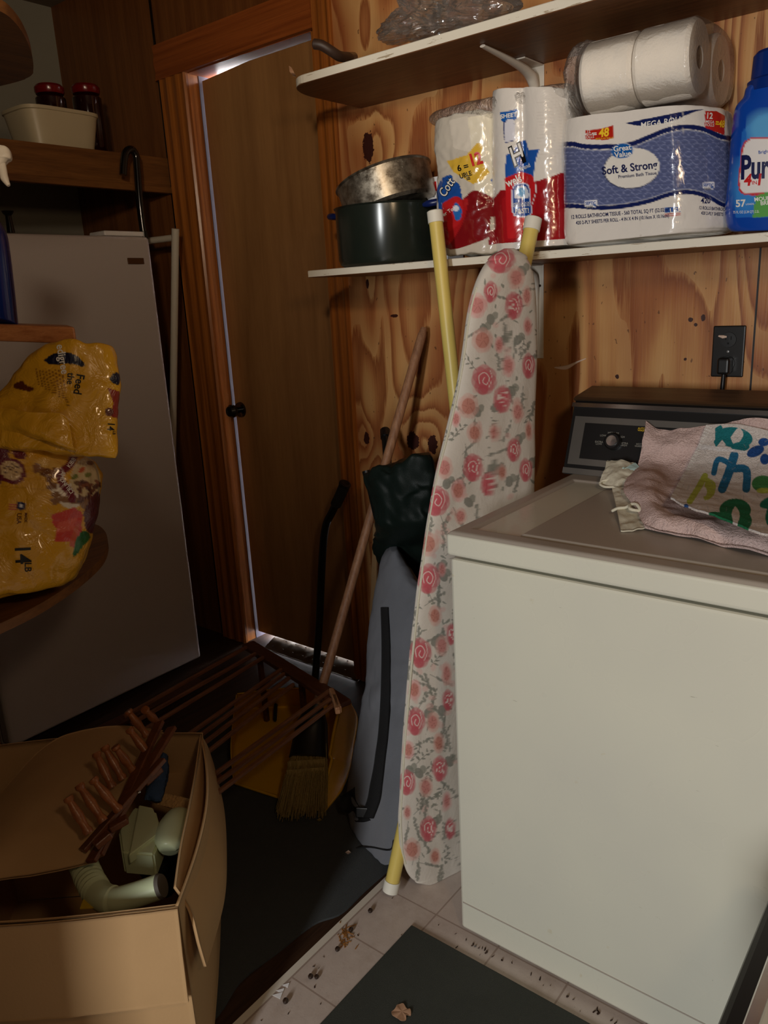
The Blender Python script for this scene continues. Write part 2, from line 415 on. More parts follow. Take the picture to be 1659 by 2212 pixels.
M['lidtop'] = plain('shaded_lid_enamel', rgb(178, 168, 156), .36, var=.05, sc=5, bump=.05, bsc=300)  # greyer than the cabinet: the lid's shade is put into its colour
M['black'] = plain('black_plastic', rgb(22, 21, 21), .35)
M['blackmatte'] = plain('black_webbing', rgb(16, 16, 18), .8, bump=.4, bsc=600)
M['chrome'] = plain('chrome', (.8, .8, .8), .22, 1, var=.1, sc=60)
M['silver'] = plain('brushed_silver', rgb(140, 136, 130), .35, .8)
M['vinylwood'] = wood('vinyl_woodgrain', rgb(60, 42, 28), rgb(98, 74, 52), (.5, 12, 12), .4, 6)
M['ink_white'] = plain('white_ink', rgb(235, 232, 226), .5, var=.02)
M['ink_grey'] = plain('grey_ink', rgb(150, 146, 136), .5, var=.02)
M['ink_navy'] = plain('navy_ink', rgb(20, 26, 78), .35, var=.02)
M['ink_black'] = plain('black_ink', rgb(18, 16, 18), .35, var=.02)
M['ink_red'] = plain('red_ink', rgb(206, 30, 30), .35, var=.02)
M['ink_yellow'] = plain('yellow_ink', rgb(250, 205, 40), .35, var=.02)
M['ink_blue'] = plain('blue_ink', rgb(22, 74, 160), .35, var=.02)
M['ink_brown'] = plain('brown_ink', rgb(96, 50, 16), .4, var=.02)
M['ink_pink'] = plain('pale_ink', rgb(220, 190, 190), .4, var=.02)
M['pole'] = plain('yellow_pole_plastic', rgb(222, 198, 106), .38, var=.06, sc=14)
M['polecap'] = plain('white_cap_rubber', rgb(232, 228, 214), .5, var=.05)
M['stick'] = wood('worn_broom_wood', rgb(120, 80, 56), rgb(176, 130, 96), (18, 18, 1.2), .5, 6)
M['blacktube'] = plain('black_metal_tube', rgb(20, 26, 26), .28, .3, spec=.6)
M['foam'] = plain('black_foam', rgb(16, 16, 17), .9, bump=.5, bsc=300)
M['greenbag'] = cloth('dark_green_nylon', rgb(22, 32, 28), .42)
M['greybag'] = cloth('grey_nylon', rgb(122, 124, 130), .65, st=.2)
M['iron'] = painted('floral_cotton', .85, 0, .2, .25, 14, .01, 900)
M['print'] = painted('printed_plastic_film', .20, .6, .5, .30, 16, .006)
M['printflat'] = painted('printed_film_smooth', .16, .7, .5, .3, 16, .006)
M['bagprint'] = painted('printed_food_bag', .3, .35, .5, .6, 22, .012)
M['towelprint'] = painted('printed_terry', .95, 0, .1, .9, 260, .004, 260)
M['label'] = painted('bottle_label', .2, .4)
M['tissue'] = plain('quilted_tissue', rgb(240, 232, 220), .9, var=.03, bump=.3, bsc=180)
M['core'] = plain('cardboard_core', rgb(140, 116, 92), .9)
M['film'] = film('clear_film', haze=.05, bst=.35, bsc=22)
M['filmhazy'] = film('hazy_film', haze=.22, rough=.12, bsc=26, bst=.6, bd=.02)
M['filmgrey'] = film('crumpled_clear_bag', (.92, .91, .90), .22, .06, 30, .25, .02, (.34, .32, .30), 3.2)
M['pot'] = plain('dark_nonstick', rgb(34, 40, 34), .20, .1, var=.08, spec=.6)
M['blueplastic'] = plain('dark_blue_handle', rgb(14, 30, 84), .3)
def steel():
    t = NT('worn_steel'); P = t.tc.outputs['Object']; n = t.noise(P, 30, 5, .7)
    M['steel'] = t.fin(t.ramp(n, [(.35, rgb(120, 108, 92)), (.65, rgb(196, 186, 168))]), t.ramp(n, [(.3, (.2,)*3), (.7, (.5,)*3)]), .9, .5)
steel()
M['detergent'] = plain('blue_bottle_plastic', rgb(12, 62, 160), .25, var=.05, coat=.3)
M['detcap'] = plain('dark_blue_cap', rgb(8, 44, 120), .28, var=.05)
M['freezer'] = plain('grey_white_freezer', rgb(186, 176, 172), .42, var=.02, sc=4, bump=.12, bsc=420)
M['brass'] = plain('brown_badge', rgb(96, 64, 38), .35, .4)
M['whitemetal'] = plain('white_tube_enamel', rgb(206, 200, 186), .3, var=.05)
M['tub'] = plain('ivory_tub_plastic', rgb(198, 184, 152), .4, var=.04)
M['redlid'] = plain('dark_red_lid', rgb(110, 10, 14), .2)
M['darkglass'] = plain('dark_red_jar', rgb(34, 8, 8), .08, spec=.8)
M['darkred'] = plain('dark_red_box', rgb(60, 26, 18), .5)
M['cane'] = plain('black_lacquer', rgb(14, 10, 10), .15, spec=.7)
M['spraywhite'] = plain('white_trigger', rgb(225, 215, 198), .45, bump=.3, bsc=90)
M['spraybody'] = plain('deep_blue_bottle', rgb(6, 34, 104), .18, var=.04)
M['yellow'] = plain('yellow_dustpan', rgb(222, 172, 22), .42, var=.05)
M['yellowd'] = plain('yellow_label', rgb(206, 172, 40), .5)
M['straw'] = wood('broom_straw', rgb(112, 92, 44), rgb(176, 152, 92), (30, 30, 2), .7, 7)
M['rack'] = wood('dark_rack_wood', rgb(96, 58, 38), rgb(150, 102, 72), (20, 1.5, 20), .38, 5)
M['rackx'] = wood('dark_rack_board', rgb(66, 34, 20), rgb(100, 58, 34), (1.5, 20, 20), .45, 5)
M['rackend'] = wood('light_rack_block', rgb(150, 102, 70), rgb(196, 148, 108), (8, 8, 8), .5, 5)
M['peg'] = wood('turned_peg_wood', rgb(120, 66, 34), rgb(170, 104, 58), (8, 8, 8), .3, 6, .5)
M['pegrail'] = wood('peg_rail_wood', rgb(84, 44, 24), rgb(126, 74, 44), (8, 8, 8), .35, 6, .5)
M['card'] = plain('corrugated_cardboard', rgb(190, 152, 106), .85, var=.06, sc=8, bump=.1, bsc=200)
M['cardedge'] = plain('torn_cardboard_edge', rgb(206, 166, 112), .9, var=.3, sc=160, bump=1, bsc=160)
M['mint'] = plain('pale_green_plastic', rgb(206, 216, 176), .35, var=.06, sc=14)
M['mintdark'] = plain('grey_hose_end', rgb(98, 92, 84), .7, var=.2, sc=40)
M['bluecloth'] = cloth('blue_terry', rgb(70, 96, 138), .95, weave=300, st=.8)
M['pink'] = None
def terry():
    t = NT('pink_terry'); P = t.tc.outputs['Object']; n = t.noise(P, 230, 3, .7); g = t.noise(P, 12, 3)
    c = t.mix(n, rgb(206, 172, 166), rgb(250, 226, 220)); c = t.mix(t.math('MULTIPLY', g, .3), c, rgb(200, 172, 160)); t.bump(n, 1, .006)
    M['pink'] = t.fin(c, .98, 0, .1)
terry()
M['rag'] = cloth('cream_rag', rgb(222, 216, 194), .9, weave=500)
M['teal'] = cloth('pale_teal_cloth', rgb(190, 218, 214), .8)
M['darkwood'] = plain('dark_worn_wood', rgb(58, 40, 30), .5, var=.2, sc=40)
M['outlet'] = plain('black_outlet', rgb(28, 26, 25), .3)
M['chip'] = plain('pale_paint_chip', rgb(222, 196, 178), .7)
M['bracket'] = plain('white_bracket_enamel', rgb(214, 206, 192), .35, var=.08, sc=30)
M['leaf'] = plain('dry_leaf', rgb(178, 138, 108), .7, var=.15, sc=50, bump=.4, bsc=80)
M['acorn'] = plain('dark_acorn', rgb(46, 30, 20), .35, var=.3, sc=60)
M['rust'] = plain('rusty_crumbs', rgb(150, 98, 40), .9, var=.4, sc=90)
M['plaster'] = plain('grey_plaster', rgb(150, 146, 132), .9, var=.06, sc=6)
M['ceil'] = plain('ceiling_paint', rgb(120, 104, 86), .9)
M['roomwall'] = plain('room_wall_paint', rgb(120, 104, 84), .85)
M['jamb'] = plain('painted_jamb', rgb(96, 90, 106), .6, var=.05)
M['white'] = plain('clean_white_plastic', rgb(232, 230, 230), .35, var=.02)
def floor_tile():
    t = NT('vinyl_tile_floor'); P = t.tc.outputs['Object']; sx = t.n('ShaderNodeSeparateXYZ'); t.l(P, sx.inputs[0]); X, Y = sx.outputs[0], sx.outputs[1]
    gx = t.math('LESS_THAN', t.math('ABSOLUTE', t.math('SUBTRACT', t.math('FRACT', t.math('ADD', t.math('DIVIDE', t.math('ADD', X, .862), .1595), .5)), .5)), .012)
    gy = t.math('LESS_THAN', t.math('ABSOLUTE', t.math('SUBTRACT', t.math('FRACT', t.math('ADD', t.math('DIVIDE', t.math('SUBTRACT', Y, .866), .1555), .5)), .5)), .012)
    edge = t.math('LESS_THAN', X, -1.014); nedge = t.math('SUBTRACT', 1, edge)
    e2 = t.math('LESS_THAN', t.math('ABSOLUTE', t.math('ADD', X, 1.012)), .0022)
    # tiles alternate so the long groove at the left strip stays the only one there
    left = t.math('LESS_THAN', X, -.875)
    gx = t.math('MULTIPLY', gx, t.math('SUBTRACT', 1, left))
    g = t.math('MAXIMUM', t.math('MAXIMUM', gx, t.math('MULTIPLY', gy, nedge)), e2)
    c = t.mix(t.noise(P, 40, 4), rgb(192, 176, 166), rgb(212, 198, 188))
    dirt = t.ramp(t.noise(P, 9, 5, .7), [(.52, (0, 0, 0)), (.72, (1, 1, 1))]); c = t.mix(t.math('MULTIPLY', dirt, .35), c, rgb(150, 124, 102))
    sp = t.math('GREATER_THAN', t.noise(P, 420, 2), .70); c = t.mix(t.math('MULTIPLY', sp, .55), c, rgb(84, 66, 50))
    sp2 = t.math('GREATER_THAN', t.noise(P, 110, 2), .76); c = t.mix(t.math('MULTIPLY', sp2, .6), c, rgb(64, 48, 34))
    c = t.mix(t.math('MULTIPLY', g, .6), c, rgb(140, 116, 102)); c = t.mix(edge, c, rgb(222, 214, 200))
    t.bump(t.noise(P, 200, 2), .08, .002); M['tile'] = t.fin(c, .38, 0, .4)
floor_tile()
def carpet(name, col, sc=700):
    t = NT(name); P = t.tc.outputs['Object']; n = t.noise(P, sc, 3, .7); g = t.noise(P, 14, 4, .6)
    c = t.mix(n, tuple(v*.35 for v in col), tuple(v*1.7 for v in col)); c = t.mix(t.math('MULTIPLY', g, .5), c, tuple(v*.6 for v in col))
    sp = t.math('GREATER_THAN', t.noise(P, 260, 2), .775); c = t.mix(t.math('MULTIPLY', sp, .6), c, rgb(150, 140, 124))
    t.bump(n, .9, .004); return t.fin(c, .98, 0, .1)
M['runner'] = carpet('charcoal_runner', rgb(90, 93, 94))
M['mat'] = carpet('charcoal_green_mat', rgb(84, 86, 80))
M['plank'] = wood('dark_floor_plank', rgb(34, 22, 15), rgb(74, 50, 33), (14, .8, 4), .5, 5)

# ------------------------------------------------------------------ the room
YW = 1.96; XL = -3.115; XR = 1.25; YB = -2.75; ZC = 2.5
def sbox(name, *a, bev=0, mat=None):
    o = box(name, *a, mat, None, bev); o['kind'] = 'structure'; return o
sbox('floor', -1.03, XR, YB, YW, -.06, 0.0, mat=M['tile'])
sbox('floor_plank', XL, -1.03, YB, 2.10, -.06, -.008, mat=M['plank'])
# back wall: plywood to the right of the door, brown panelling to the left and above
sbox('wall_back_plywood', -1.72, XR, YW, YW+.10, 0, ZC, mat=M['ply'])
sbox('wall_back_panelling', XL, -2.40, YW, YW+.10, -.01, ZC, mat=M['panel'])
sbox('wall_back_header', -2.40, -1.72, YW, YW+.10, 2.135, ZC, mat=M['panel'])
o = sbox('panel_groove', -2.503, -2.497, YW-.006, YW, .0, ZC, mat=M['cane']);  # thin dark strip standing for a groove in the panelling
sbox('wall_left', XL-.08, XL, YB, YW+.10, -.01, ZC, mat=M['plaster'])
sbox('wall_right', XR, XR+.08, YB, YW+.10, 0, ZC, mat=M['roomwall'])
sbox('ceiling', XL, XR, YB, YW+.10, ZC, ZC+.06, mat=M['ceil'])
bm = bmesh.new()
add_box(bm, XL, -.40, YB-.08, YB, 0, ZC); add_box(bm, .60, XR, YB-.08, YB, 0, ZC)
add_box(bm, -.40, .60, YB-.08, YB, 0, .60); add_box(bm, -.40, .60, YB-.08, YB, 2.0, ZC); add_box(bm, -.40, .60, YB-.08, YB-.065, .60, 2.0)  # last box: unseen panel added to keep sky light out of the window
bmo('wall_front', bm, M['roomwall'])['kind'] = 'structure'
bm = bmesh.new()
for a in ((-.40, -.36, .60, 2.0), (.56, .60, .60, 2.0), (-.36, .56, .60, .64), (-.36, .56, 1.96, 2.0), (-.36, .56, 1.28, 1.31)):
    add_box(bm, a[0], a[1], YB-.06, YB-.02, a[2], a[3], .003)
bmo('window_1', bm, M['whitepaint'])['kind'] = 'structure'
bm = bmesh.new(); add_box(bm, XL, -.688, -.56, -.46, -.01, ZC); add_box(bm, .60, XR, -.56, -.46, -.01, ZC); add_box(bm, -.688, .60, -.56, -.46, 2.06, ZC)
bmo('wall_doorway', bm, M['roomwall'])['kind'] = 'structure'
# door frame
def trim_v(name, x0, x1, z0, z1, y=YW-.018, grooves=3, mat=None):
    bm = bmesh.new(); n = 22; V, F = [], []
    for i in range(n+1):
        u = i/n; x = x0+(x1-x0)*u
        d = .018*(1-.25*(1-math.cos(2*math.pi*grooves*u))*.5) * (.55 if u < .02 or u > .98 else 1)
        V += [(x, YW-d, z0), (x, YW-d, z1)]
    V += [(x1, YW, z0), (x1, YW, z1), (x0, YW, z0), (x0, YW, z1)]
    for i in range(n+2): F.append((2*i, 2*i+2, 2*i+3, 2*i+1))
    k = n+2; F.append((2*k, 0, 1, 2*k+1)); F.append([2*i for i in range(k, -1, -1)]); F.append([2*i+1 for i in range(k+1)])
    bm.free(); return struct(name, V, F, mat or M['trim'])
trim_v('trim_1', -2.488, -2.345, -.008, 2.125)
trim_v('trim_2', -1.745, -1.678, 0.0, ZC, grooves=2)
V, F = [], []
n = 16
for i in range(n+1):
    u = i/n; z = 2.123+.110*u; d = .019*(1-.22*(1-math.cos(4*math.pi*u))*.5)
    V += [(-2.50, YW-d, z), (-1.745, YW-d, z)]
V += [(-2.50, YW, 2.233), (-1.745, YW, 2.233), (-2.50, YW, 2.123), (-1.745, YW, 2.123)]
F = [(2*i, 2*i+1, 2*i+3, 2*i+2) for i in range(n+2)]+[(2*(n+2), 2*(n+2)+1, 1, 0)]+[[2*i for i in range(n+3)], [2*i+1 for i in range(n+2, -1, -1)]]
struct('trim_3', V, F, M['trimx'])
# jambs lining the opening
bm = bmesh.new(); add_box(bm, -2.40, -2.352, YW, YW+.14, -.008, 2.135); bmo('door_jamb_left', bm, M['trim'])['kind'] = 'structure'
bm = bmesh.new(); add_box(bm, -2.352, -2.349, YW+.050, YW+.14, -.008, 2.121); bmo('door_jamb_strip', bm, M['jamb'])['kind'] = 'structure'
bm = bmesh.new(); add_box(bm, -1.765, -1.72, YW, YW+.14, -.008, 2.135); bmo('door_jamb_right', bm, M['trim'])['kind'] = 'structure'
bm = bmesh.new(); add_box(bm, -2.40, -1.72, YW, YW+.14, 2.121, 2.145); bmo('door_jamb_head', bm, M['trimx'])['kind'] = 'structure'
# door slab: sagging, so the top gap is a wedge
V = []
for y in (YW+.055, YW+.090):
    V += [(-2.338, y, .024), (-1.768, y, .022), (-1.768, y, 2.1195), (-2.10, y, 2.1185), (-2.338, y, 2.103)]
F = [(0, 1, 2, 3, 4), (9, 8, 7, 6, 5)]+[(i, i+5, (i+1) % 5+5, (i+1) % 5) for i in range(5)]
door = struct('door_1', V, F, M['door'])
kb = RY(520, 885, YW+.055)
lathe('door_knob', [(.0, .062), (.018, .060), (.026, .048), (.024, .036), (.012, .028), (.011, .008), (.028, .007), (.030, 0)], M['cane'], door, kb, (0, -1, 0), 28)
# threshold plate
tp = RZ(585, 1398, 0); 
sheet_rows = [[(-2.262, 2.06, .012), (-2.0, 2.06, .012), (-1.73, 2.06, .012)], [(-2.255, 2.03, .014), (-2.0, 2.03, .014), (-1.73, 2.03, .014)],
              [(-2.245, 1.99, .010), (-2.0, 1.99, .010), (-1.73, 1.99, .010)], [(-2.235, 1.945, -.002), (-2.0, 1.94, -.002), (-1.73, 1.935, -.002)]]
th = sheet('threshold_plate', sheet_rows, 60, 16, M['silver'], None, .003, .0015, 30)
tag(th, 'bent metal threshold plate catching daylight under the closed door', 'threshold')
for k in range(9):
    x = -2.20+k*.055
    for q in ((x, 1.965, .008), (x+.02, 2.02, .013)):
        V, F = [], []; add_tube(V, F, [q, (q[0], q[1], q[2]+.0018)], .003, 8); mk('nail_head', V, F, M['acorn'], th)

# ------------------------------------------------------------------ floor coverings
# charcoal runner with a wavy right edge
edge = [(-1.105, -.4), (-1.10, .2), (-1.10, .55), (-1.07, .70), (-1.095, .80), (-1.085, .90), (-1.075, 1.0), (-1.045, 1.06), (-1.045, 1.15), (-1.04, 1.3), (-1.05, 1.45), (-1.06, 1.60)]
E_ = spl(edge, 60); V, F = [], []
for x, y in E_:
    V += [(x, y, -.003), (x, y, -.008), (-1.98, y*1.0, -.003), (-1.98, y, -.008)]
for i in range(59):
    a = 4*i; F += [(a, a+4, a+6, a+2), (a+1, a+3, a+7, a+5), (a, a+1, a+5, a+4), (a+2, a+6, a+7, a+3)]
F += [(0, 2, 3, 1), (236, 237, 239, 238)]
tag(mk('carpet_runner', V, F, M['runner']), 'dark charcoal carpet runner with a ragged edge along the pale tiles', 'carpet')
c0 = RZ(889, 1998, .006)
a = box('door_mat', c0.x, c0.x+1.0, c0.y-.62, c0.y, .0005, .007, M['mat'], None, .002); tag(a, 'charcoal green floor mat on the tiles before the washing machine', 'mat')

# ------------------------------------------------------------------ washing machine
wm = thing('washing_machine', 'old white top-loading washing machine with black control panel', 'washing machine', (-.44, 1.5, 0))
WX0, WX1, WY0 = -.787, -.095, 1.166
box('cabinet', WX0, WX1, WY0, 1.80, .016, .866, M['washer'], wm, .006)
box('cabinet_crease', WX0+.006, WX1-.006, WY0-.0012, WY0+.001, .0835, .0860, M['lidtop'], wm)
V, F = [], []
for x in (WX0+.05, WX1-.05):
    for y in (WY0+.05, 1.74): add_tube(V, F, [(x, y, 0), (x, y, .018)], .018, 12)
for k in range(4):
    mk('foot', V[k*24:(k+1)*24], [[i-k*24 for i in f] for f in F[k*14:(k+1)*14]], M['black'], wm)
box('top_panel', WX0-.004, WX1+.004, WY0-.008, 1.81, .874, .9172, M['washer'], wm, .007, seg=3)
# top skin: shallow recess and a slightly raised lid pressed into the sheet metal
gx = np.linspace(WX0-.002, WX1+.002, 300); gy = np.linspace(WY0-.006, 1.70, 260); GX, GY = np.meshgrid(gx, gy)
def sdb(x0, x1, y0, y1): return np.maximum(np.maximum(x0-GX, GX-x1), np.maximum(y0-GY, GY-y1))
sm_ = lambda d, w_: 1/(1+np.exp(np.clip(d/w_, -40, 40)))
Hh = .9215-.0045*sm_(sdb(-.755, -.128, 1.200, 1.635), .0016)+.0045*sm_(sdb(-.662, -.200, 1.206, 1.60), .0016)-.004*np.exp(-(sdb(-.662, -.200, 1.206, 1.60)/.003)**2)
ed_ = np.minimum(np.minimum(GX-gx[0], gx[-1]-GX), GY-gy[0]); Hh -= .006*np.exp(-(ed_/.004)**1.5)
V = np.stack([GX, GY, Hh], -1).reshape(-1, 3).tolist(); mk('lid', V, grid_faces(300, 260), M['lidtop'], wm, True)
# console: side profile extruded along x
prof = [(1.690, .919), (1.693, .934), (1.748, 1.076), (1.760, 1.088), (1.855, 1.102), (1.862, 1.090), (1.862, .919)]
def extr(name, prof, x0, x1, mat, par):
    n = len(prof); V = [(x0, y, z) for y, z in prof]+[(x1, y, z) for y, z in prof]
    F = [list(range(n))[::-1], list(range(n, 2*n))]+[(i, (i+1) % n, (i+1) % n+n, i+n) for i in range(n)]
    return mk(name, V, F, mat, par)
con = extr('console', prof, -.808, -.075, M['black'], wm)
extr('console_cap', [(1.750, 1.0895), (1.760, 1.094), (1.858, 1.108), (1.866, 1.103), (1.866, 1.097), (1.760, 1.083)], -.812, -.071, M['vinylwood'], wm)
def cface(u, v, off=0.0):   # u world x, v 0..1 up the slanted face
    y = 1.693+(1.748-1.693)*v; z = .934+(1.076-.934)*v; n = Vector((0, -.142, .055)).normalized()
    return Vector((u, y, z))+n*off
def cplate(name, x0, x1, v0, v1, mat, off, th=.002, fr=0.0):
    if fr == 0:
        P = [cface(x0, v0, off), cface(x1, v0, off), cface(x1, v1, off), cface(x0, v1, off)]; Q = [cface(x0, v0), cface(x1, v0), cface(x1, v1), cface(x0, v1)]
        return mk(name, P+Q, [(0, 1, 2, 3), (7, 6, 5, 4), (0, 4, 5, 1), (1, 5, 6, 2), (2, 6, 7, 3), (3, 7, 4, 0)], mat, wm)
cplate('chrome_strip', -.812, -.071, .965, 1.03, M['chrome'], .004)
cplate('silver_frame', -.800, -.083, .06, .82, M['silver'], .0015)
cp = cplate('control_panel', -.772, -.105, .16, .72, M['black'], .0028)
cplate('silver_sill', -.808, -.075, -.09, .0, M['silver'], .004)
kc = cface(-.695, .455, .0028)
nn = Vector((0, -.142, .055)).normalized()
lathe('dial', [(.020, 0), (.0195, .010), (.0175, .012), (.0165, .013)], M['black'], wm, kc, nn, 32)
lathe('dial_cap', [(.0125, .0), (.012, .003), (.0, .0035)], M['chrome'], wm, kc+nn*.013, nn, 32)
for s, x, y, z in (('MEDIUM', 1325, 936, 4.5), ('LOW', 1303, 941, 4), ('HIGH', 1343, 944, 4), ('EXTRA\nLOW', 1294, 957, 4), ('EXTRA\nHIGH', 1348, 960, 4)):
    letters('lettering', s, x, y, z, 3, cp, M['ink_grey'], wm)
letters('lettering', 'WATER', 1310, 1002, 5.5, 3, cp, M['ink_grey'], wm)
letters('lettering', 'AUTO\nWASH', 1386, 928, 4, 3, cp, M['ink_yellow'], wm)
letters('lettering', 'HOT\nWARM', 1380, 962, 4, 3, cp, M['ink_grey'], wm)

# ------------------------------------------------------------------ laundry on the washing machine
Zt = .925
rows = [[RY(1396, 905, 1.722), RY(1425, 925, 1.720), RY(1480, 925, 1.722), RY(1560, 915, 1.722), RY(1640, 905, 1.722), RY(1760, 915, 1.722)],
        [RY(1390, 945, 1.690), RY(1425, 955, 1.684), RY(1480, 958, 1.690), RY(1560, 950, 1.700), RY(1640, 945, 1.700), RY(1760, 950, 1.700)],
        [RY(1376, 1005, 1.650), RY(1410, 1005, 1.640), RY(1460, 1008, 1.655), RY(1545, 1005, 1.665), RY(1640, 1005, 1.668), RY(1760, 1010, 1.668)],
        [RZ(1346, 1050, .955), RZ(1400, 1060, .970), RZ(1450, 1072, .955), RZ(1540, 1075, .950), RZ(1640, 1078, .950), RZ(1770, 1080, .950)],
        [RZ(1372, 1100, .943), RZ(1415, 1108, .955), RZ(1470, 1120, .952), RZ(1550, 1135, .952), RZ(1650, 1145, .955), RZ(1780, 1150, .955)],
        [RZ(1392, 1136, .932), RZ(1430, 1145, .934), RZ(1485, 1154, .934), RZ(1560, 1172, .934), RZ(1665, 1192, .934), RZ(1790, 1215, .934)]]
tw = sheet('bath_towel', rows, 110, 80, M['pink'], None, .010, .0075, 13, seed=3)
tag(tw, 'dusty pink terry towel crumpled over the washing machine lid', 'towel')
cv = Canvas(1440, 905, 1800, 1190, 2, (232, 222, 216))
blu, blg, grn, lim, nav = (44, 112, 152), (40, 128, 136), (44, 124, 84), (190, 198, 84), (44, 84, 150)
cv.ell(1586, 945, 40, 22, blg, 8); cv.poly([(1545, 925), (1560, 920), (1558, 965), (1546, 972)], blg, smooth=12); cv.poly([(1578, 945), (1595, 924), (1606, 940), (1588, 962)], (232, 222, 216), smooth=16)
cv.ell(1556, 955, 14, 9, blg); cv.ell(1599, 965, 20, 10, blg)
cv.poly([(1545, 980), (1568, 960), (1560, 950), (1540, 975)], (232, 222, 216))
cv.ell(1632, 975, 20, 11, nav, -25); cv.ell(1650, 955, 12, 9, nav); cv.ell(1652, 992, 10, 12, nav)
cv.line([(1586, 984), (1574, 1022), (1560, 1056)], 19, blu, smooth=10); cv.line([(1580, 1004), (1552, 992), (1542, 1022)], 12, blu, smooth=12)
cv.line([(1586, 1012), (1612, 1016), (1612, 1056)], 17, blu, smooth=12)
cv.line([(1523, 1028), (1508, 1055), (1490, 1083)], 13, lim); cv.poly([(1525, 1030), (1546, 1045), (1540, 1072), (1520, 1078)], lim, smooth=14); cv.ell(1522, 1062, 5, 10, (232, 222, 216))
cv.ell(1648, 1045, 24, 18, (74, 140, 80)); cv.ell(1650, 1060, 16, 6, lim)
cv.ell(1588, 1102, 34, 25, grn); cv.ell(1550, 1118, 26, 12, grn, 10); cv.ell(1565, 1130, 18, 14, grn, 20); cv.ell(1602, 1125, 22, 22, grn, 10); cv.poly([(1580, 1110), (1588, 1094), (1598, 1112), (1588, 1140)], (232, 222, 216), smooth=16)
cv.ell(1664, 1085, 24, 12, (40, 128, 104), -20); cv.ell(1668, 1112, 14, 26, (40, 128, 104), 10)
cv.ell(1700, 1000, 26, 14, grn); cv.ell(1720, 1060, 20, 30, blu); cv.ell(1700, 1140, 26, 14, lim); cv.ell(1745, 960, 18, 12, nav)
for i in range(90):
    x, y = rng.uniform(1470, 1790), rng.uniform(930, 1150); a = rng.uniform(0, 3)
    cv.line([(x, y), (x+9*math.cos(a), y+9*math.sin(a))], 1.2, (160, 166, 170), .5)
cv.poly([(1507, 958), (1615, 975), (1614, 979), (1505, 970)], (244, 240, 240), .9)
cv.ell(1482, 1094, 5.5, 5.5, (56, 96, 160))
for i in range(26):
    x = 1525-(1525-1447)*i/25; y = 920+(1073-920)*i/25; cv.line([(x, y), (x+11, y+4)], 2.2, (250, 246, 240)); 
rows = [[RY(1525, 918, 1.700), RY(1560, 916, 1.700), RY(1600, 917, 1.70), RY(1640, 925, 1.695), RY(1720, 945, 1.69), RY(1800, 950, 1.69)],
        [RY(1507, 962, 1.665), RY(1550, 962, 1.665), RY(1600, 968, 1.665), RY(1645, 972, 1.665), RY(1720, 990, 1.65), RY(1800, 1000, 1.65)],
        [RY(1478, 1020, 1.585), RY(1530, 1030, 1.570), RY(1590, 1042, 1.555), RY(1645, 1052, 1.540), RY(1720, 1065, 1.525), RY(1800, 1080, 1.51)],
        [RZ(1449, 1073, .985), RZ(1500, 1098, .985), RZ(1570, 1120, .985), RZ(1640, 1148, .985), RZ(1720, 1165, .985), RZ(1800, 1180, .985)]]
o = sheet('kids_hand_towel', rows, 230, 170, M['towelprint'], None, .004, .002, 18, paint=cv, seed=9)
tag(o, 'white hand towel printed with blue and green blobs, on top of the pink towel', 'towel')
o = sheet('rag', [[RZ(1312, 996, .965), RZ(1345, 996, .97), RZ(1375, 1000, .965)], [RZ(1303, 1020, .95), RZ(1340, 1022, .955), RZ(1380, 1022, .955)], [RZ(1294, 1044, .93), RZ(1330, 1050, .935), RZ(1385, 1050, .94)]], 40, 30, M['rag'], None, .003, .005, 30, seed=1)
tag(o, 'cream cotton rag folded against the control panel, left of the pink towel', 'rag')
V, F = [], []; add_tube(V, F, curve([RZ(1296, 1046, .932), RZ(1303, 1038, .938), RZ(1340, 1034, .942), RZ(1395, 1032, .945)], 16), .0028, 8)
add_tube(V, F, curve([RZ(1296, 1046, .932), RZ(1310, 1052, .930), RZ(1350, 1050, .935), RZ(1390, 1046, .945)], 16), .0028, 8)
mk('hem_cord', V, F, M['rag'], o, True)
o = sheet('rag', [[RZ(1322, 1056, .942), RZ(1350, 1052, .945), RZ(1400, 1058, .94), RZ(1440, 1060, .94)], [RZ(1330, 1090, .935), RZ(1365, 1085, .94), RZ(1410, 1095, .935), RZ(1450, 1100, .93)], [RZ(1341, 1144, .927), RZ(1370, 1142, .928), RZ(1420, 1136, .928), RZ(1470, 1140, .927)]], 50, 40, M['rag'], None, .003, .004, 30, seed=5)
tag(o, 'cream cotton rag lying flat on the lid under the pink towel, with loose ties', 'rag')
V, F = [], []; add_tube(V, F, curve([RZ(1322, 1104, .930), RZ(1335, 1098, .937), RZ(1352, 1096, .94), RZ(1362, 1090, .947)], 12), .003, 8)
add_tube(V, F, curve([RZ(1388, 1104, .94), RZ(1362, 1100, .944), RZ(1362, 1090, .947), RZ(1376, 1090, .95), RZ(1385, 1106, .94)], 16), .003, 8)
mk('tie_string', V, F, M['rag'], o, True)
o = sheet('face_mask', [[RZ(1348, 1012, .962), RZ(1372, 1000, .968)], [RZ(1342, 1018, .956), RZ(1384, 1012, .962)], [RZ(1354, 1034, .945), RZ(1376, 1024, .95)]], 20, 16, M['teal'], None, .003, .002, 40)
tag(o, 'small pale teal cloth tucked between the cream rag and pink towel', 'cloth')

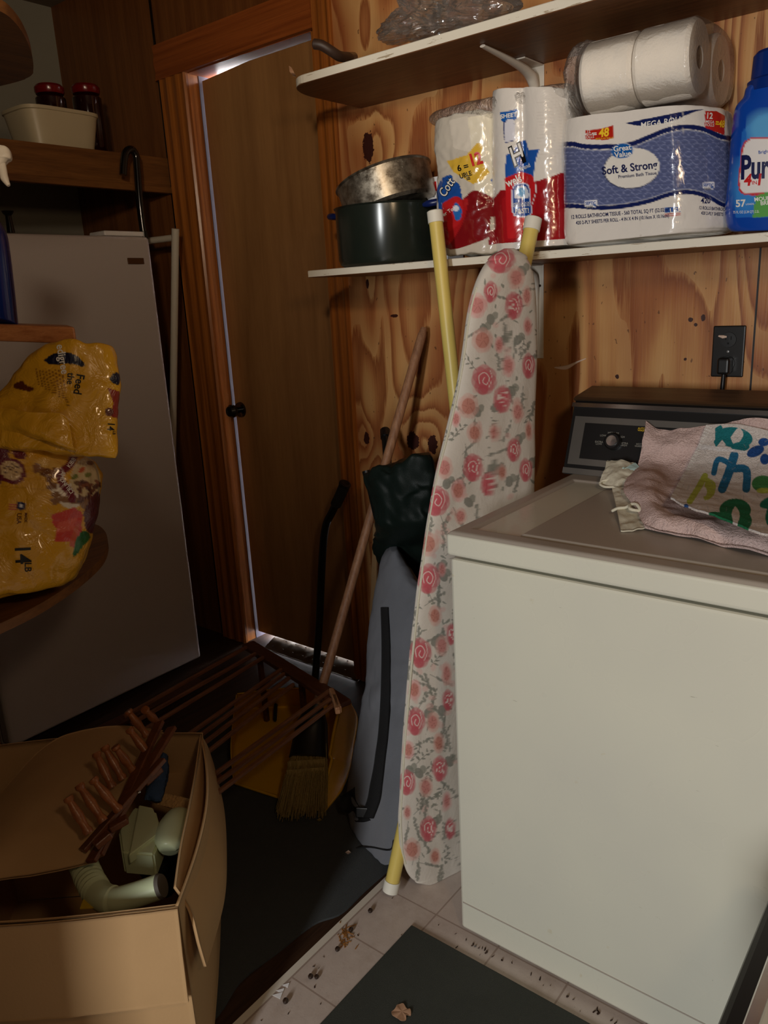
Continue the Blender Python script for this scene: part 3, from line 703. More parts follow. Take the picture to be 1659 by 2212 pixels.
# ------------------------------------------------------------------ outlet and cord on the wall
p0 = RY(1574, 759, YW); ox, oz = p0.x, p0.z
ot = thing('power_outlet', 'black duplex power outlet plate on the plywood wall', 'outlet', (ox, YW, oz))
box('cover_plate', ox-.036, ox+.036, YW-.0065, YW-.0004, oz-.059, oz+.059, M['outlet'], ot, .003, seg=3)
for k, dz in enumerate((.027, -.027)):
    lathe('receptacle', [(.0175, 0), (.0170, .002), (.0, .0022)], M['black'], ot, (ox, YW-.0065, oz+dz), (0, -1, 0), 24, 1, 1)
    bm = bmesh.new()
    for dx in (-.006, .006): add_box(bm, ox+dx-.001, ox+dx+.001, YW-.0092, YW-.0086, oz+dz, oz+dz+.008)
    add_box(bm, ox-.002, ox+.002, YW-.0092, YW-.0086, oz+dz-.010, oz+dz-.006); bmo('slot', bm, M['foam'], ot)
lathe('screw', [(.003, 0), (.0028, .001), (0, .0012)], M['chrome'], ot, (ox, YW-.0066, oz), (0, -1, 0), 12)
V, F = [], []; add_tube(V, F, [(ox-.022, YW-.009, oz+.036), (ox-.012, YW-.011, oz+.034), (ox-.004, YW-.009, oz+.034)], [.002, .004, .002], 6)
mk('paint_blob', V, F, M['chip'], ot)
pc = tube('power_cord', curve([(ox, YW-.028, oz-.045), (ox-.001, YW-.028, oz-.08), (ox-.003, YW-.03, oz-.14), (ox-.004, YW-.035, oz-.25), (ox+.01, YW-.04, oz-.5)], 24), .0055, M['black'], wm, 12)
box('plug', ox-.014, ox+.014, YW-.042, YW-.0088, oz-.050, oz-.012, M['black'], pc, .006, seg=3)
# pale chip scratched on the wall
o = sheet('paint_scratch', [[(-.965, YW-.0006, 1.142), (-.93, YW-.0008, 1.147), (-.90, YW-.0006, 1.158), (-.875, YW-.0004, 1.166)], [(-.965, YW-.0006, 1.139), (-.93, YW-.0008, 1.136), (-.90, YW-.0006, 1.153), (-.875, YW-.0004, 1.164)]], 20, 4, M['chip'], None, .0004)
o.name = 'wall_scratch'; o['kind'] = 'structure'

# ------------------------------------------------------------------ wall shelves
def shelf_board(name, x0, x1, y0, z0, z1, r, label):
    pts = [(x1, y0), (x1, YW-.001), (x0, YW-.001)]
    if r:
        for k in range(13):
            a = math.pi+ (math.pi/2)*k/12; pts.append((x0+r+r*math.cos(a), y0+r*1.5+r*1.5*math.sin(a)))
    else: pts.append((x0, y0))
    bm = bmesh.new(); vs = [bm.verts.new((x, y, z0)) for x, y in pts]; f = bm.faces.new(vs)
    r_ = bmesh.ops.extrude_face_region(bm, geom=[f]); 
    for v in [g for g in r_['geom'] if isinstance(g, bmesh.types.BMVert)]: v.co.z = z1
    bmesh.ops.bevel(bm, geom=[e for e in bm.edges if abs(e.verts[0].co.z-e.verts[1].co.z) < 1e-6], offset=.0015, segments=1, affect='EDGES')
    o = bmo(name, bm, M['shelf']); return tag(o, label, 'shelf')
shelf_board('wall_shelf', -1.588, XR-.02, 1.630, 1.882, 1.903, .085, 'upper white-edged wall shelf with a rounded left end')
shelf_board('wall_shelf', -1.568, XR-.02, 1.662, 1.410, 1.4285, 0, 'lower white wall shelf holding paper goods above the washer')
def bracket(x, zs, drop, reach, label):
    b = thing('shelf_bracket', label, 'bracket', (x, YW, zs))
    # stamped L: wall plate and a tapering ribbed arm with a gusset at the corner
    box('wall_plate', x-.021, x+.021, YW-.004, YW-.0004, zs-drop, zs-.001, M['bracket'], b, .0012)
    V, F = [], []
    add_tube(V, F, curve([(x, YW-.004, zs-drop+.01), (x, YW-.010, zs-.09), (x, YW-.020, zs-.040), (x, YW-.06, zs-.020), (x, YW-reach*.6, zs-.010), (x, YW-reach, zs-.004)], 30), list(np.interp(range(30), [0, 4, 12, 29], [.004, .007, .013, .003])), 12, list(np.interp(range(30), [0, 4, 14, 29], [.006, .009, .015, .007])), upv=(0, -.6, -.8))
    sharp(mk('ribbed_arm', V, F, M['bracket'], b, True))
    box('flange', x-.020, x+.020, YW-.10, YW-.001, zs-.004, zs-.0006, M['bracket'], b, .001)
    for dx in (-.011, .011):
        V, F = [], []; add_tube(V, F, [(x+dx, YW-.0038, zs-.055-.02*(dx < 0)), (x+dx, YW-.0052, zs-.055-.02*(dx < 0))], .0035, 12)
        mk('screw_head', V, F, M['acorn'], b)
    return b
bx = RY(1160, 150, YW).x
bracket(bx, 1.882, .24, .26, 'white stamped metal bracket under the upper shelf')
bracket(bx, 1.410, .245, .26, 'white stamped metal bracket under the lower shelf, behind the ironing board')

# ------------------------------------------------------------------ on the upper shelf
zb = 1.903
o = pillow('plastic_bag', [(88, 825, 96, 838), (70, 822, 80, 930), (45, 845, 60, 1010), (20, 870, 36, 1100), (0, 862, 5, 1125), (-30, 850, -25, 1095)], FY(1.70), M['filmgrey'], None, .05, .06, 34, 34, 2, 2.5, .024, 26, seed=2)
o.data.polygons.foreach_set('use_smooth', [False]*len(o.data.polygons))
mn = min(v.co.z for v in o.data.vertices)
for v in o.data.vertices: v.co.z = max(v.co.z, zb+.0005)
tag(o, 'crumpled clear plastic bag lying on the upper shelf', 'plastic bag')
t_ = thing('curved_handle', 'dark brown curved wooden handle poking over the upper shelf edge', 'handle', RY(720, 115, 1.66))
tube('grip', curve([RY(676, 95, 1.60), RY(695, 98, 1.61), RY(718, 112, 1.63), RY(735, 122, 1.66), RY(760, 124, 1.74)], 20), [.008]+[.012]*17+[.010, .008], M['darkwood'], t_, 14)
tube('ferrule', [RY(750, 123, 1.71), RY(764, 123, 1.76)], .0115, M['cane'], t_, 12)
o = sheet('wood_shaving', [[RY(624, 142, 1.63), RY(630, 146, 1.63)], [RY(626, 155, 1.62), RY(636, 158, 1.63)], [RY(633, 165, 1.64), RY(640, 166, 1.65)]], 10, 10, M['leaf'], None, .001, .001, 60)
tag(o, 'small curled brown leaf on the rounded end of the upper shelf', 'leaf')

# ------------------------------------------------------------------ on the lower shelf
zs = 1.4285
pcn = RY(845, 560, 1.80); pr = (RY(935, 500, 1.80)-RY(752, 500, 1.80)).length/2
ptx, pty = pcn.x, 1.80
pot = thing('stock_pot', 'dark stock pot with blue loop handles on the lower shelf', 'pot', (ptx, pty, zs))
hp = RY(750, 460, 1.80).z - zs
lathe('pot_body', [(0, .001), (pr*.86, .001), (pr*.95, .008), (pr*.985, .022), (pr, hp-.004), (pr+.004, hp), (pr-.001, hp+.001), (pr-.004, hp-.006), (pr*.95, .03), (0, .012)], M['pot'], pot, (ptx, pty, zs), seg=56)
for sg in (-1, 1):
    c = []
    for k in range(15):
        a = -math.pi/2+math.pi*k/14; c.append(Vector((ptx+sg*(pr+.056*math.cos(a)), pty+.045*math.sin(a), zs+hp-.012+.006*math.cos(a))))
    tube('loop_handle', c, [.005]+[.0085]*13+[.005], M['blueplastic'], pot, 12)
cp_ = Vector((ptx, pty, zs+hp+.008)); ax = Vector((-.30, -.03, 1)).normalized()
sp = thing('steel_pan', 'dented steel saucepan bowl tilted on top of the dark stock pot', 'pan', cp_)
pb = RY(828, 386, 1.80)-ax*.088; pr2 = pr*.90
lathe('pan_body', [(0, .0), (pr2*.90, .0), (pr2*.95, .008), (pr2*.985, .086), (pr2*1.02, .089), (pr2*1.01, .092), (pr2*.97, .086), (pr2*.93, .012), (0, .006)], M['steel'], sp, pb, ax, 56)
bxp = RY(945, 450, 1.88)
o = box('carton', bxp.x-.020, bxp.x+.038, 1.865, 1.945, zs, RY(945, 380, 1.86).z, M['white'], None, .001); tag(o, 'small white carton with red lettering behind the stock pot', 'carton')
letters('lettering', 'd', 937, 404, 20, -6, o, M['ink_red'], o, 2)
letters('lettering', 'and', 934, 424, 5, -6, o, M['ink_black'], o, 1)

# paper towels -----------------------------------------------------------
red, dred, blue = (186, 26, 32), (140, 18, 26), (32, 88, 176)
pt = thing('paper_towel_pack', 'open plastic pack of paper towel rolls with red and blue print', 'paper towels', RY(1100, 548, 1.75))
cv = Canvas(1060, 190, 1270, 560, 2.4, (232, 226, 218))
cv.poly([(1050, 450), (1080, 412), (1130, 400), (1180, 385), (1252, 360), (1290, 350), (1290, 512), (1252, 514), (1160, 520), (1050, 528)], (160, 22, 30))
cv.poly([(1085, 430), (1110, 405), (1160, 400), (1150, 520), (1085, 522)], (176, 26, 34))
cv.poly([(1092, 335), (1110, 328), (1120, 306), (1136, 303), (1142, 324), (1166, 322), (1156, 350), (1154, 382), (1092, 392)], blue)
cv.line([(1166, 322), (1157, 350), (1154, 384), (1158, 410), (1150, 440)], 1.5, (240, 240, 244), smooth=20)
cv.poly([(1090, 385), (1125, 371), (1150, 378), (1157, 400), (1150, 430), (1150, 512), (1096, 516)], (206, 34, 40))
cv.poly([(1080, 243), (1118, 236), (1116, 258), (1084, 263)], (28, 96, 180)); cv.poly([(1087, 262), (1110, 256), (1114, 303), (1090, 310)], (24, 50, 120)); cv.poly([(1089, 268), (1096, 258), (1110, 256), (1113, 302), (1091, 308)], (226, 226, 236))
cv.poly([(1105, 412), (1112, 398), (1130, 395), (1143, 402), (1146, 430), (1147, 466), (1112, 467), (1105, 440)], (226, 226, 244), smooth=30)
cv.poly([(1107, 412), (1114, 400), (1130, 397), (1141, 404), (1144, 430), (1145, 463), (1114, 464), (1107, 440)], (28, 76, 160), smooth=30)
cv.poly([(1111, 428), (1113, 408), (1129, 401), (1140, 410), (1140, 428)], (236, 238, 244), smooth=20); cv.ell(1126, 415, 9, 10, (104, 170, 216))
cv.ell(1127, 442, 3, 3, (120, 140, 180)); cv.line([(1127, 442), (1127, 450)], 2, (120, 140, 180))
for k in range(20): cv.line([(1160, 215+k*7), (1250, 208+k*7)], .8, (214, 206, 198), .6)
def two(u, v): return .80+.20*abs(math.sin(math.pi*(u+1)))**.6
rr = pillow('wrapped_rolls', [(206, 1088, 200, 1232), (214, 1080, 207, 1246), (300, 1078, 290, 1250), (400, 1078, 395, 1252), (500, 1082, 495, 1254), (540, 1088, 524, 1252), (546, 1090, 530, 1250)],
            FY(1.775), M['print'], pt, .085, .10, 90, 260, 3.2, 14, .0012, 30, paint=cv, prof=two)
rr['label'] = 'upright pair of wrapped rolls'
letters('lettering', 'SHEET', 1099, 250, 9, -8, rr, M['ink_white'], pt, 2, shear=.15)
for b_, mt in ((4.5, 'ink_black'), (0.6, 'ink_white')):
    letters('lettering', 'H', 1118, 336, 40, -28, rr, M[mt], pt, b_, .75, .25, off=.0006 if mt == 'ink_black' else .0011)
letters('lettering', 'Brand', 1134, 361, 9, -22, rr, M['ink_white'], pt, 1, .8)
letters('lettering', 'wels', 1110, 391, 17, -22, rr, M['ink_white'], pt, 2, .8)
letters('lettering', 'FAST!', 1128, 456, 10.5, -4, rr, M['ink_white'], pt, 2, .85)
letters('lettering', 'RAPID\nWICKS', 1114, 443, 4.5, -3, rr, M['ink_white'], pt, 1); letters('lettering', 'LOCK\nLIQUID', 1136, 441, 4.5, -3, rr, M['ink_white'], pt, 1)
# left, half empty end of the pack
cv = Canvas(930, 220, 1130, 570, 2.4, (206, 198, 184))
cv.poly([(1000, 255), (1065, 245), (1082, 420), (1030, 430)], (236, 228, 206)); cv.poly([(970, 260), (1010, 250), (1020, 330), (980, 320)], (222, 214, 200))
cv.poly([(958, 470), (1000, 430), (1025, 412), (1060, 425), (1100, 455), (1120, 545), (1085, 500), (1040, 520), (965, 537)], (128, 20, 26), smooth=40)
cv.poly([(958, 460), (985, 440), (1010, 430), (1000, 480), (965, 530)], (176, 30, 34), smooth=30)
cv.poly([(965, 348), (1008, 335), (1030, 309), (1043, 308), (1038, 345), (1058, 372), (1040, 390), (1022, 398), (980, 372)], (226, 184, 66), smooth=0)
cv.poly([(943, 410), (955, 385), (975, 378), (980, 392), (992, 398), (998, 430), (996, 470), (955, 475)], (30, 80, 160), smooth=24)
cv.poly([(955, 440), (985, 424), (1000, 440), (994, 480), (960, 500)], (196, 36, 40), smooth=24)
cv.poly([(977, 455), (984, 438), (996, 450), (996, 470), (985, 476)], (40, 110, 190), smooth=20); cv.ell(985, 450, 6, 7, (224, 230, 240))
cv.poly([(1060, 388), (1070, 383), (1095, 415), (1098, 442), (1075, 435)], blue); cv.poly([(1060, 468), (1078, 472), (1084, 498), (1058, 496)], (206, 200, 180)); cv.line([(1070, 472), (1074, 492)], 1.5, (40, 40, 50))
cv.poly([(1058, 500), (1075, 505), (1078, 525), (1055, 530)], (140, 16, 30)); cv.poly([(1085, 480), (1100, 500), (1112, 515), (1086, 510)], (230, 228, 226))
cv.poly([(1078, 512), (1112, 514), (1120, 528), (1116, 534), (1095, 530)], (26, 66, 150))
cv.line([(1040, 430), (1080, 438), (1110, 480)], 2, (90, 10, 16))
lw = pillow('slack_wrapper', [(262, 958, 250, 1068), (275, 950, 246, 1080), (320, 948, 300, 1086), (380, 955, 380, 1090), (450, 950, 450, 1096), (520, 955, 520, 1110), (545, 962, 540, 1108), (553, 970, 546, 1100)],
            FY(1.76), M['print'], pt, .060, .09, 80, 240, 2.4, 6, .006, 18, paint=cv, seed=4)
lw['label'] = 'slack half-empty end of the printed wrapper'
letters('lettering', '6 =', 1000, 362, 13, -14, lw, M['ink_black'], pt, 1.5); letters('lettering', '12', 1027, 345, 26, -16, lw, M['ink_red'], pt, 2.5, .8)
letters('lettering', 'UBLE', 1006, 378, 10, -18, lw, M['ink_black'], pt, 1.5, .85); letters('lettering', '= ', 1014, 386, 11, -14, lw, M['ink_black'], pt, 2)
for b_, mt in ((4, 'ink_black'), (.6, 'ink_white')): letters('lettering', 'Cott', 966, 405, 19, -58, lw, M[mt], pt, b_, .8, .2, off=.0006 if mt == 'ink_black' else .0011)
letters('lettering', 'er To', 968, 458, 8, -32, lw, M['ink_white'], pt, 1.2); letters('lettering', 'CHOOSE', 1096, 522, 8.5, 190, lw, M['ink_white'], pt, 1.5)
o = pillow('film_overwrap', [(246, 965, 190, 1235), (250, 944, 184, 1250), (262, 940, 196, 1256), (275, 950, 212, 1252), (285, 960, 222, 1246)], FY(1.765), M['filmhazy'], pt, .07, .08, 60, 30, 3.0, 2.5, .010, 16, seed=8)
o['label'] = 'crumpled clear film at the top of the pack'

# bath tissue pack -------------------------------------------------------
tp = thing('bath_tissue_pack', 'large bath tissue pack with navy scalloped print and white oval', 'bath tissue', RY(1380, 530, 1.75))
W = (236, 230, 222); nv, gb = (24, 36, 92), (98, 108, 152)
cv = Canvas(1240, 225, 1640, 545, 2.6, W)
up1 = [(1240, 317), (1262, 322), (1310, 323), (1360, 318), (1400, 303), (1440, 287), (1480, 280), (1520, 285), (1560, 302), (1600, 306), (1640, 306)]
lo1 = [(1240, 440), (1300, 444), (1350, 440), (1400, 430), (1450, 414), (1490, 410), (1530, 420), (1570, 440), (1640, 445)]
U = [tuple(p) for p in spl(up1, 60)]; L_ = [tuple(p) for p in spl(lo1, 60)]
cv.poly(U+L_[::-1], gb)
# scallop pattern
msk_band = np.zeros(cv.X.shape, bool)
uy = np.interp(cv.X, [p[0] for p in U], [p[1] for p in U]); ly = np.interp(cv.X, [p[0] for p in L_], [p[1] for p in L_]); band = (cv.Y > uy+2) & (cv.Y < ly-3)
sw, sh = 17.5, 8.6; yy2 = cv.Y+(cv.X-1250)*.035; row = np.floor(yy2/sh)
best = np.zeros(cv.X.shape); 
for k in (1, 0):
    rr_ = row-k+1; ox_ = np.where(rr_ % 2 == 0, 0, sw/2); cx_ = (np.floor((cv.X+ox_)/sw)+.5)*sw-ox_; cy_ = (rr_+1)*sh
    d = np.hypot(cv.X-cx_, (yy2-cy_)*1.0); ln = np.clip(1-np.abs(d-sw/2)/.8, 0, 1)*(yy2 < cy_); best = np.maximum(best, ln)
sh_dark = (np.mod(yy2, sh)/sh)
cv.a[:] = cv.a*(1-(band*.22*sh_dark)[..., None]); cv.a[:] = cv.a*(1-(best*band*.5)[..., None])+np.array(rgb(176, 186, 226), np.float32)*(best*band*.5)[..., None]
cv.line([(x, y-6) for x, y in U], 10, nv); cv.line([(x, y+1.5) for x, y in U], 2, (168, 172, 190))
cv.line([(x, y+5) for x, y in L_], 9, nv); cv.line([(x, y-1) for x, y in L_], 1.8, (168, 172, 190))
cv.poly([(1350, 266), (1390, 272), (1450, 262), (1500, 242), (1520, 236), (1480, 240), (1400, 256)], nv, smooth=30)
cv.ell(1364, 364, 61, 44, (60, 66, 96), -8); cv.ell(1365, 363, 60, 43, (238, 234, 226), -8)
cv.ell(1344, 326, 24.5, 16.5, (210, 214, 226), -8); cv.ell(1344, 326, 23.5, 15.5, (28, 96, 172), -8)
cv.poly([(1264, 282), (1300, 278), (1326, 270), (1324, 298), (1308, 303), (1264, 300)], (190, 40, 26)); cv.poly([(1523, 240), (1548, 240), (1566, 250), (1565, 292), (1523, 276)], (200, 44, 28))
for x, y in ((1264, 433), (1518, 394)): cv.poly([(x, y), (x+25, y-1), (x+25, y+10), (x+20, y+17), (x+16, y+13), (x, y+14)], (240, 240, 246)); cv.poly([(x+16, y+8), (x+24, y+8), (x+20, y+15)], (40, 90, 160))
cv.poly([(1436, 449), (1470, 446), (1470, 458), (1436, 460)], (52, 92, 168)); cv.line([(1436, 463), (1469, 460)], 2, (190, 60, 60)); cv.line([(1436, 467), (1469, 464)], 2, (190, 60, 60))
cv.line([(1384, 470), (1384, 515)], .8, (210, 202, 190)); cv.line([(1475, 240), (1480, 520)], .8, (214, 208, 198), .6)
tw_ = pillow('printed_wrapper', [(274, 1262, 240, 1566), (280, 1254, 246, 1574), (340, 1250, 310, 1584), (430, 1250, 405, 1585), (500, 1250, 480, 1584), (525, 1254, 496, 1576), (533, 1262, 502, 1566)],
             FY(1.80), M['printflat'], tp, .125, .13, 150, 260, 5.5, 18, .0012, 20, paint=cv, prof=lambda u, v: 1-.55*max(0, (u-.45)/.55)**1.6)
letters('lettering', 'Great\nValue', 1345, 327, 11.5, -7, tw_, M['ink_white'], tp, 1.6); letters('lettering', 'Soft & Strong', 1360, 363, 17, -7, tw_, M['ink_navy'], tp, 1.5, .92)
letters('lettering', 'Premium Bath Tissue', 1377, 378, 7, -6, tw_, M['ink_navy'], tp, .8, .98); letters('lettering', 'MEGA ROLLS', 1433, 264, 12, -9, tw_, M['ink_white'], tp, 1, 1.0, .2)
letters('lettering', '48', 1305, 287, 18, -6, tw_, M['ink_yellow'], tp, 2.5, .85, .2); letters('lettering', '=', 1285, 290, 11, -4, tw_, M['ink_white'], tp, 2); letters('lettering', '12\nMEGA\nROLLS', 1272, 290, 5.5, -4, tw_, M['ink_white'], tp, .5); letters('lettering', 'REGULAR ROLLS', 1306, 299, 3.6, -4, tw_, M['ink_yellow'], tp, .3)
letters('lettering', '12', 1532, 251, 13, 4, tw_, M['ink_white'], tp, 2, .8); letters('lettering', 'MEGA\nROLLS', 1533, 267, 6, 4, tw_, M['ink_white'], tp, .8, .8); letters('lettering', '=48', 1555, 268, 15, 8, tw_, M['ink_yellow'], tp, 2, .6)
letters('lettering', '12 ROLLS BATHROOM TISSUE - 560 TOTAL SQ FT (52.02 m²)', 1341, 461, 8.2, -4.5, tw_, M['ink_navy'], tp, 1, .70); letters('lettering', '420 2-PLY SHEETS PER ROLL - 4 IN X 4 IN (10.16cm X 10.16cm)', 1345, 474, 7.6, -4.5, tw_, M['ink_navy'], tp, 1, .69)
for x, y, a in ((1276, 440, -2), (1530, 401, 2)): letters('lettering', 'SEPTIC', x, y-1, 6.5, a, tw_, M['ink_blue'], tp, 1.2, .8); letters('lettering', 'SAFE', x-2, y+7, 6, a, tw_, M['ink_grey'], tp, .5, .8)
letters('lettering', 'USA', 1460, 455, 10, -4, tw_, M['ink_white'], tp, 2); letters('lettering', '420', 1524, 434, 12, 1, tw_, M['ink_navy'], tp, 1.5, .8)
letters('lettering', '12 ROLLS BATHROOM', 1540, 451, 7, 4, tw_, M['ink_navy'], tp, 1, .62); letters('lettering', '420 2-PLY SHEETS', 1538, 462, 7, 4, tw_, M['ink_navy'], tp, 1, .62)

# small tissue pack lying on top ------------------------------------------
ztop = max(v.co.z+wloc(tw_).z for v in tw_.data.vertices)
r_ = .071; zc = ztop+r_+.002
xa = RY(1245, 200, 1.66).x; xb = RY(1482, 165, 1.66).x; xm = (xa+xb)/2
st = thing('bath_tissue_rolls', 'clear film pack of four white tissue rolls lying on the printed pack', 'bath tissue', ((xa+xb)/2, 1.79, ztop))
def roll(x0, x1, y, z):
    L = x1-x0
    return lathe('roll', [(.021, L*.4), (.021, 0), (r_-.006, 0), (r_, .008), (r_, L-.008), (r_-.006, L), (.021, L), (.021, L*.6)], M['tissue'], st, (x0, y, z), (1, 0, 0), 48)
for yy in (1.735, 1.735+2*r_+.001):
    for a_, b_ in ((xa, xm-.001), (xm+.001, xb)):
        ro = roll(a_, b_, yy, zc); lathe('core', [(.0215, .002), (.0215, (b_-a_)-.002), (.0200, (b_-a_)-.003), (.0200, .003)], M['core'], ro, (a_, yy, zc), (1, 0, 0), 24)
V, F = [], []; nseg = 64; nx = 40
for i in range(nx):
    u = i/(nx-1); x = xa-.012+(xb-xa+.022)*u; pinch = 1-.10*max(0, abs(2*u-1)-.9)/.1
    for k in range(nseg):
        a = 2*math.pi*k/nseg; cy = math.cos(a); cz = math.sin(a)
        Y = 1.735+r_ + (2*r_+.003)*math.copysign(abs(cy)**.62, cy)*pinch; Z = zc+(r_+.003)*math.copysign(abs(cz)**.72, cz)*pinch
        q = .002*noise.noise(Vector((x*30, Y*30, Z*30))); V.append((x, Y+q*cy, max(Z+q*cz, ztop+.001)))
for i in range(nx-1):
    for k in range(nseg): a = i*nseg+k; b = i*nseg+(k+1) % nseg; F.append((a, b, b+nseg, a+nseg))
F.append(list(range(nseg))[::-1]); F.append([(nx-1)*nseg+k for k in range(nseg)])
mk('film_wrap', V, F, M['film'], st, True)
o = pillow('film_knot', [(95, 1262, 93, 1292), (112, 1240, 108, 1295), (150, 1224, 140, 1262), (200, 1226, 200, 1250), (262, 1240, 262, 1256), (275, 1252, 275, 1258)], FY(1.74), M['filmhazy'], st, .03, .03, 30, 40, 2, 3, .008, 40, seed=6)

# detergent bottle ---------------------------------------------------------
db = thing('detergent_bottle', 'large blue laundry detergent bottle at the right end of the lower shelf', 'detergent bottle', RY(1680, 500, 1.72))
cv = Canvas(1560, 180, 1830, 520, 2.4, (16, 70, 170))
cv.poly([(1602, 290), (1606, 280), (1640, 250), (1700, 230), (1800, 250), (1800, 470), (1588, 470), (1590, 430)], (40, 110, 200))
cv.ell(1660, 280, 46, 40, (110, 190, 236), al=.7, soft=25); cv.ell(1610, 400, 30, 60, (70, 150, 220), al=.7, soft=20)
cv.poly([(1602, 320), (1612, 303), (1640, 297), (1760, 300), (1780, 400), (1700, 415), (1620, 422), (1600, 415), (1595, 395)], (206, 60, 66), smooth=40)
cv.poly([(1605, 322), (1615, 306), (1640, 300), (1760, 303), (1777, 398), (1700, 411), (1622, 418), (1603, 412), (1598, 394)], (240, 236, 234), smooth=40)
cv.poly([(1632, 424), (1670, 410), (1740, 405), (1790, 420), (1790, 462), (1626, 470)], (96, 168, 84))
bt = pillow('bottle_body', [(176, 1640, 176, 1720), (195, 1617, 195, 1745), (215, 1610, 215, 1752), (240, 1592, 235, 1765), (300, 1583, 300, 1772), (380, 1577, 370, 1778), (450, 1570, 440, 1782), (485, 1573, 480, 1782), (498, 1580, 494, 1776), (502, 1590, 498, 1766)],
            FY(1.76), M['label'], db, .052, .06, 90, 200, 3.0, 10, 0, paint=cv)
zz = RY(1680, 182, 1.755); rc = (RY(1745, 180, 1.755)-RY(1616, 180, 1.755)).length/2
zcap = RY(1680, 190, 1.755).z-.004
lathe('cap', [(rc, 0), (rc, .018), (rc-.006, .022), (rc-.008, .062), (rc-.013, .068), (0, .069)], M['detcap'], db, (zz.x, 1.755, zcap), seg=40)
letters('lettering', 'Purex', 1652, 362, 50, -3, bt, M['ink_navy'], db, 2.2, .62, .12); letters('lettering', '4', 1616, 390, 24, -3, bt, M['ink_red'], db, 2.5, .9, .2); letters('lettering', 'IN', 1630, 395, 8, -3, bt, M['ink_red'], db, .5); letters('lettering', '1', 1641, 389, 24, -3, bt, M['ink_red'], db, 2.5, .9, .2)
letters('lettering', '57', 1600, 440, 15, -3, bt, M['ink_white'], db, 2); letters('lettering', 'LOADS', 1620, 441, 4, -3, bt, M['ink_white'], db, .3); letters('lettering', '75 FL OZ (2.34 QT) 2.2L', 1612, 458, 5.5, -2, bt, M['ink_white'], db, .3, .7)
letters('lettering', 'MOUNTAIN\nBREEZE', 1662, 433, 8.5, -6, bt, M['ink_white'], db, 1.5); letters('lettering', 'Bright', 1650, 328, 7, -8, bt, M['ink_blue'], db, .6)

# ------------------------------------------------------------------ yellow poles
def pole(label, a, b, r=.0165, cap=.028, grp=None):
    a, b = Vector(a), Vector(b); d = (b-a).normalized(); t = thing('pole', label, 'pole', b)
    tube('shaft', [a+d*cap*.9, b-d*cap*.9], r, M['pole'], t, 24)
    tube('end_cap', [a, a+d*.002, a+d*cap], [r*.95, r*1.14, r*1.14], M['polecap'], t, 24); tube('end_cap', [b, b-d*.002, b-d*cap], [r*.95, r*1.14, r*1.14], M['polecap'], t, 24)
A1 = RY(939, 455, 1.625); B1 = RY(982, 850, 1.60); d1 = (B1-A1).normalized(); b1 = A1+d1*(A1.z-.02)/(-d1.z)
A2 = RY(1153, 470, 1.635); B2 = RZ(843, 1926, .018)
pole('yellow plastic pole with white cap leaning in front of the stock pot', A1, b1)
pole('yellow plastic pole with white caps, leaning behind the ironing board from floor to shelf', A2, B2)

# ------------------------------------------------------------------ ironing board
zc_ = [0.0, .02, .05, .12, .22, .40, .60, .75, .90, 1.0, 1.08, 1.17, 1.24, 1.30, 1.35, 1.39, 1.416, 1.430]
yc_ = [1.325, 1.328, 1.335, 1.346, 1.360, 1.374, 1.392, 1.403, 1.413, 1.422, 1.437, 1.451, 1.455, 1.456, 1.460, 1.465, 1.470, 1.473]
hw_ = [.090, .120, .145, .172, .182, .184, .180, .172, .157, .143, .127, .112, .103, .097, .086, .068, .044, .012]
W_ = Vector((.27, .963, 0)); N_ = Vector((.963, -.27, 0))
cv = Canvas(840, 520, 1180, 1910, 1.8, (222, 214, 202))
RG = rng
def leafp(x, y, L, w_, a, col=(128, 128, 118)):
    c, s_ = math.cos(a), math.sin(a); n_ = (-s_, c)
    pts = [(x, y), (x+c*L*.4+n_[0]*w_, y+s_*L*.4+n_[1]*w_), (x+c*L, y+s_*L), (x+c*L*.4-n_[0]*w_, y+s_*L*.4-n_[1]*w_)]; cv.poly(pts, col, .85, smooth=14)
def sprig(x, y, a, L=42, col=(132, 132, 122)):
    p = [(x, y), (x+L*.5*math.cos(a)+3, y+L*.5*math.sin(a)), (x+L*math.cos(a+.25), y+L*math.sin(a+.25))]; cv.line(p, 1.3, col, .9, smooth=8)
    for k in range(6):
        t = .2+.15*k; qx = x+L*t*math.cos(a+.12*t); qy = y+L*t*math.sin(a+.12*t); leafp(qx, qy, 11, 2.2, a+(.9 if k % 2 else -.9), col)
def lavender(x, y, a, col=(140, 140, 130)):
    for k in range(11):
        t = k*3.4; cv.ell(x+t*math.cos(a)+RG.uniform(-3, 3), y+t*math.sin(a)+RG.uniform(-1, 1), 3.6, 2.6, col, RG.uniform(0, 180), .75)
    cv.line([(x, y), (x-16*math.cos(a), y-16*math.sin(a))], 1.2, col)
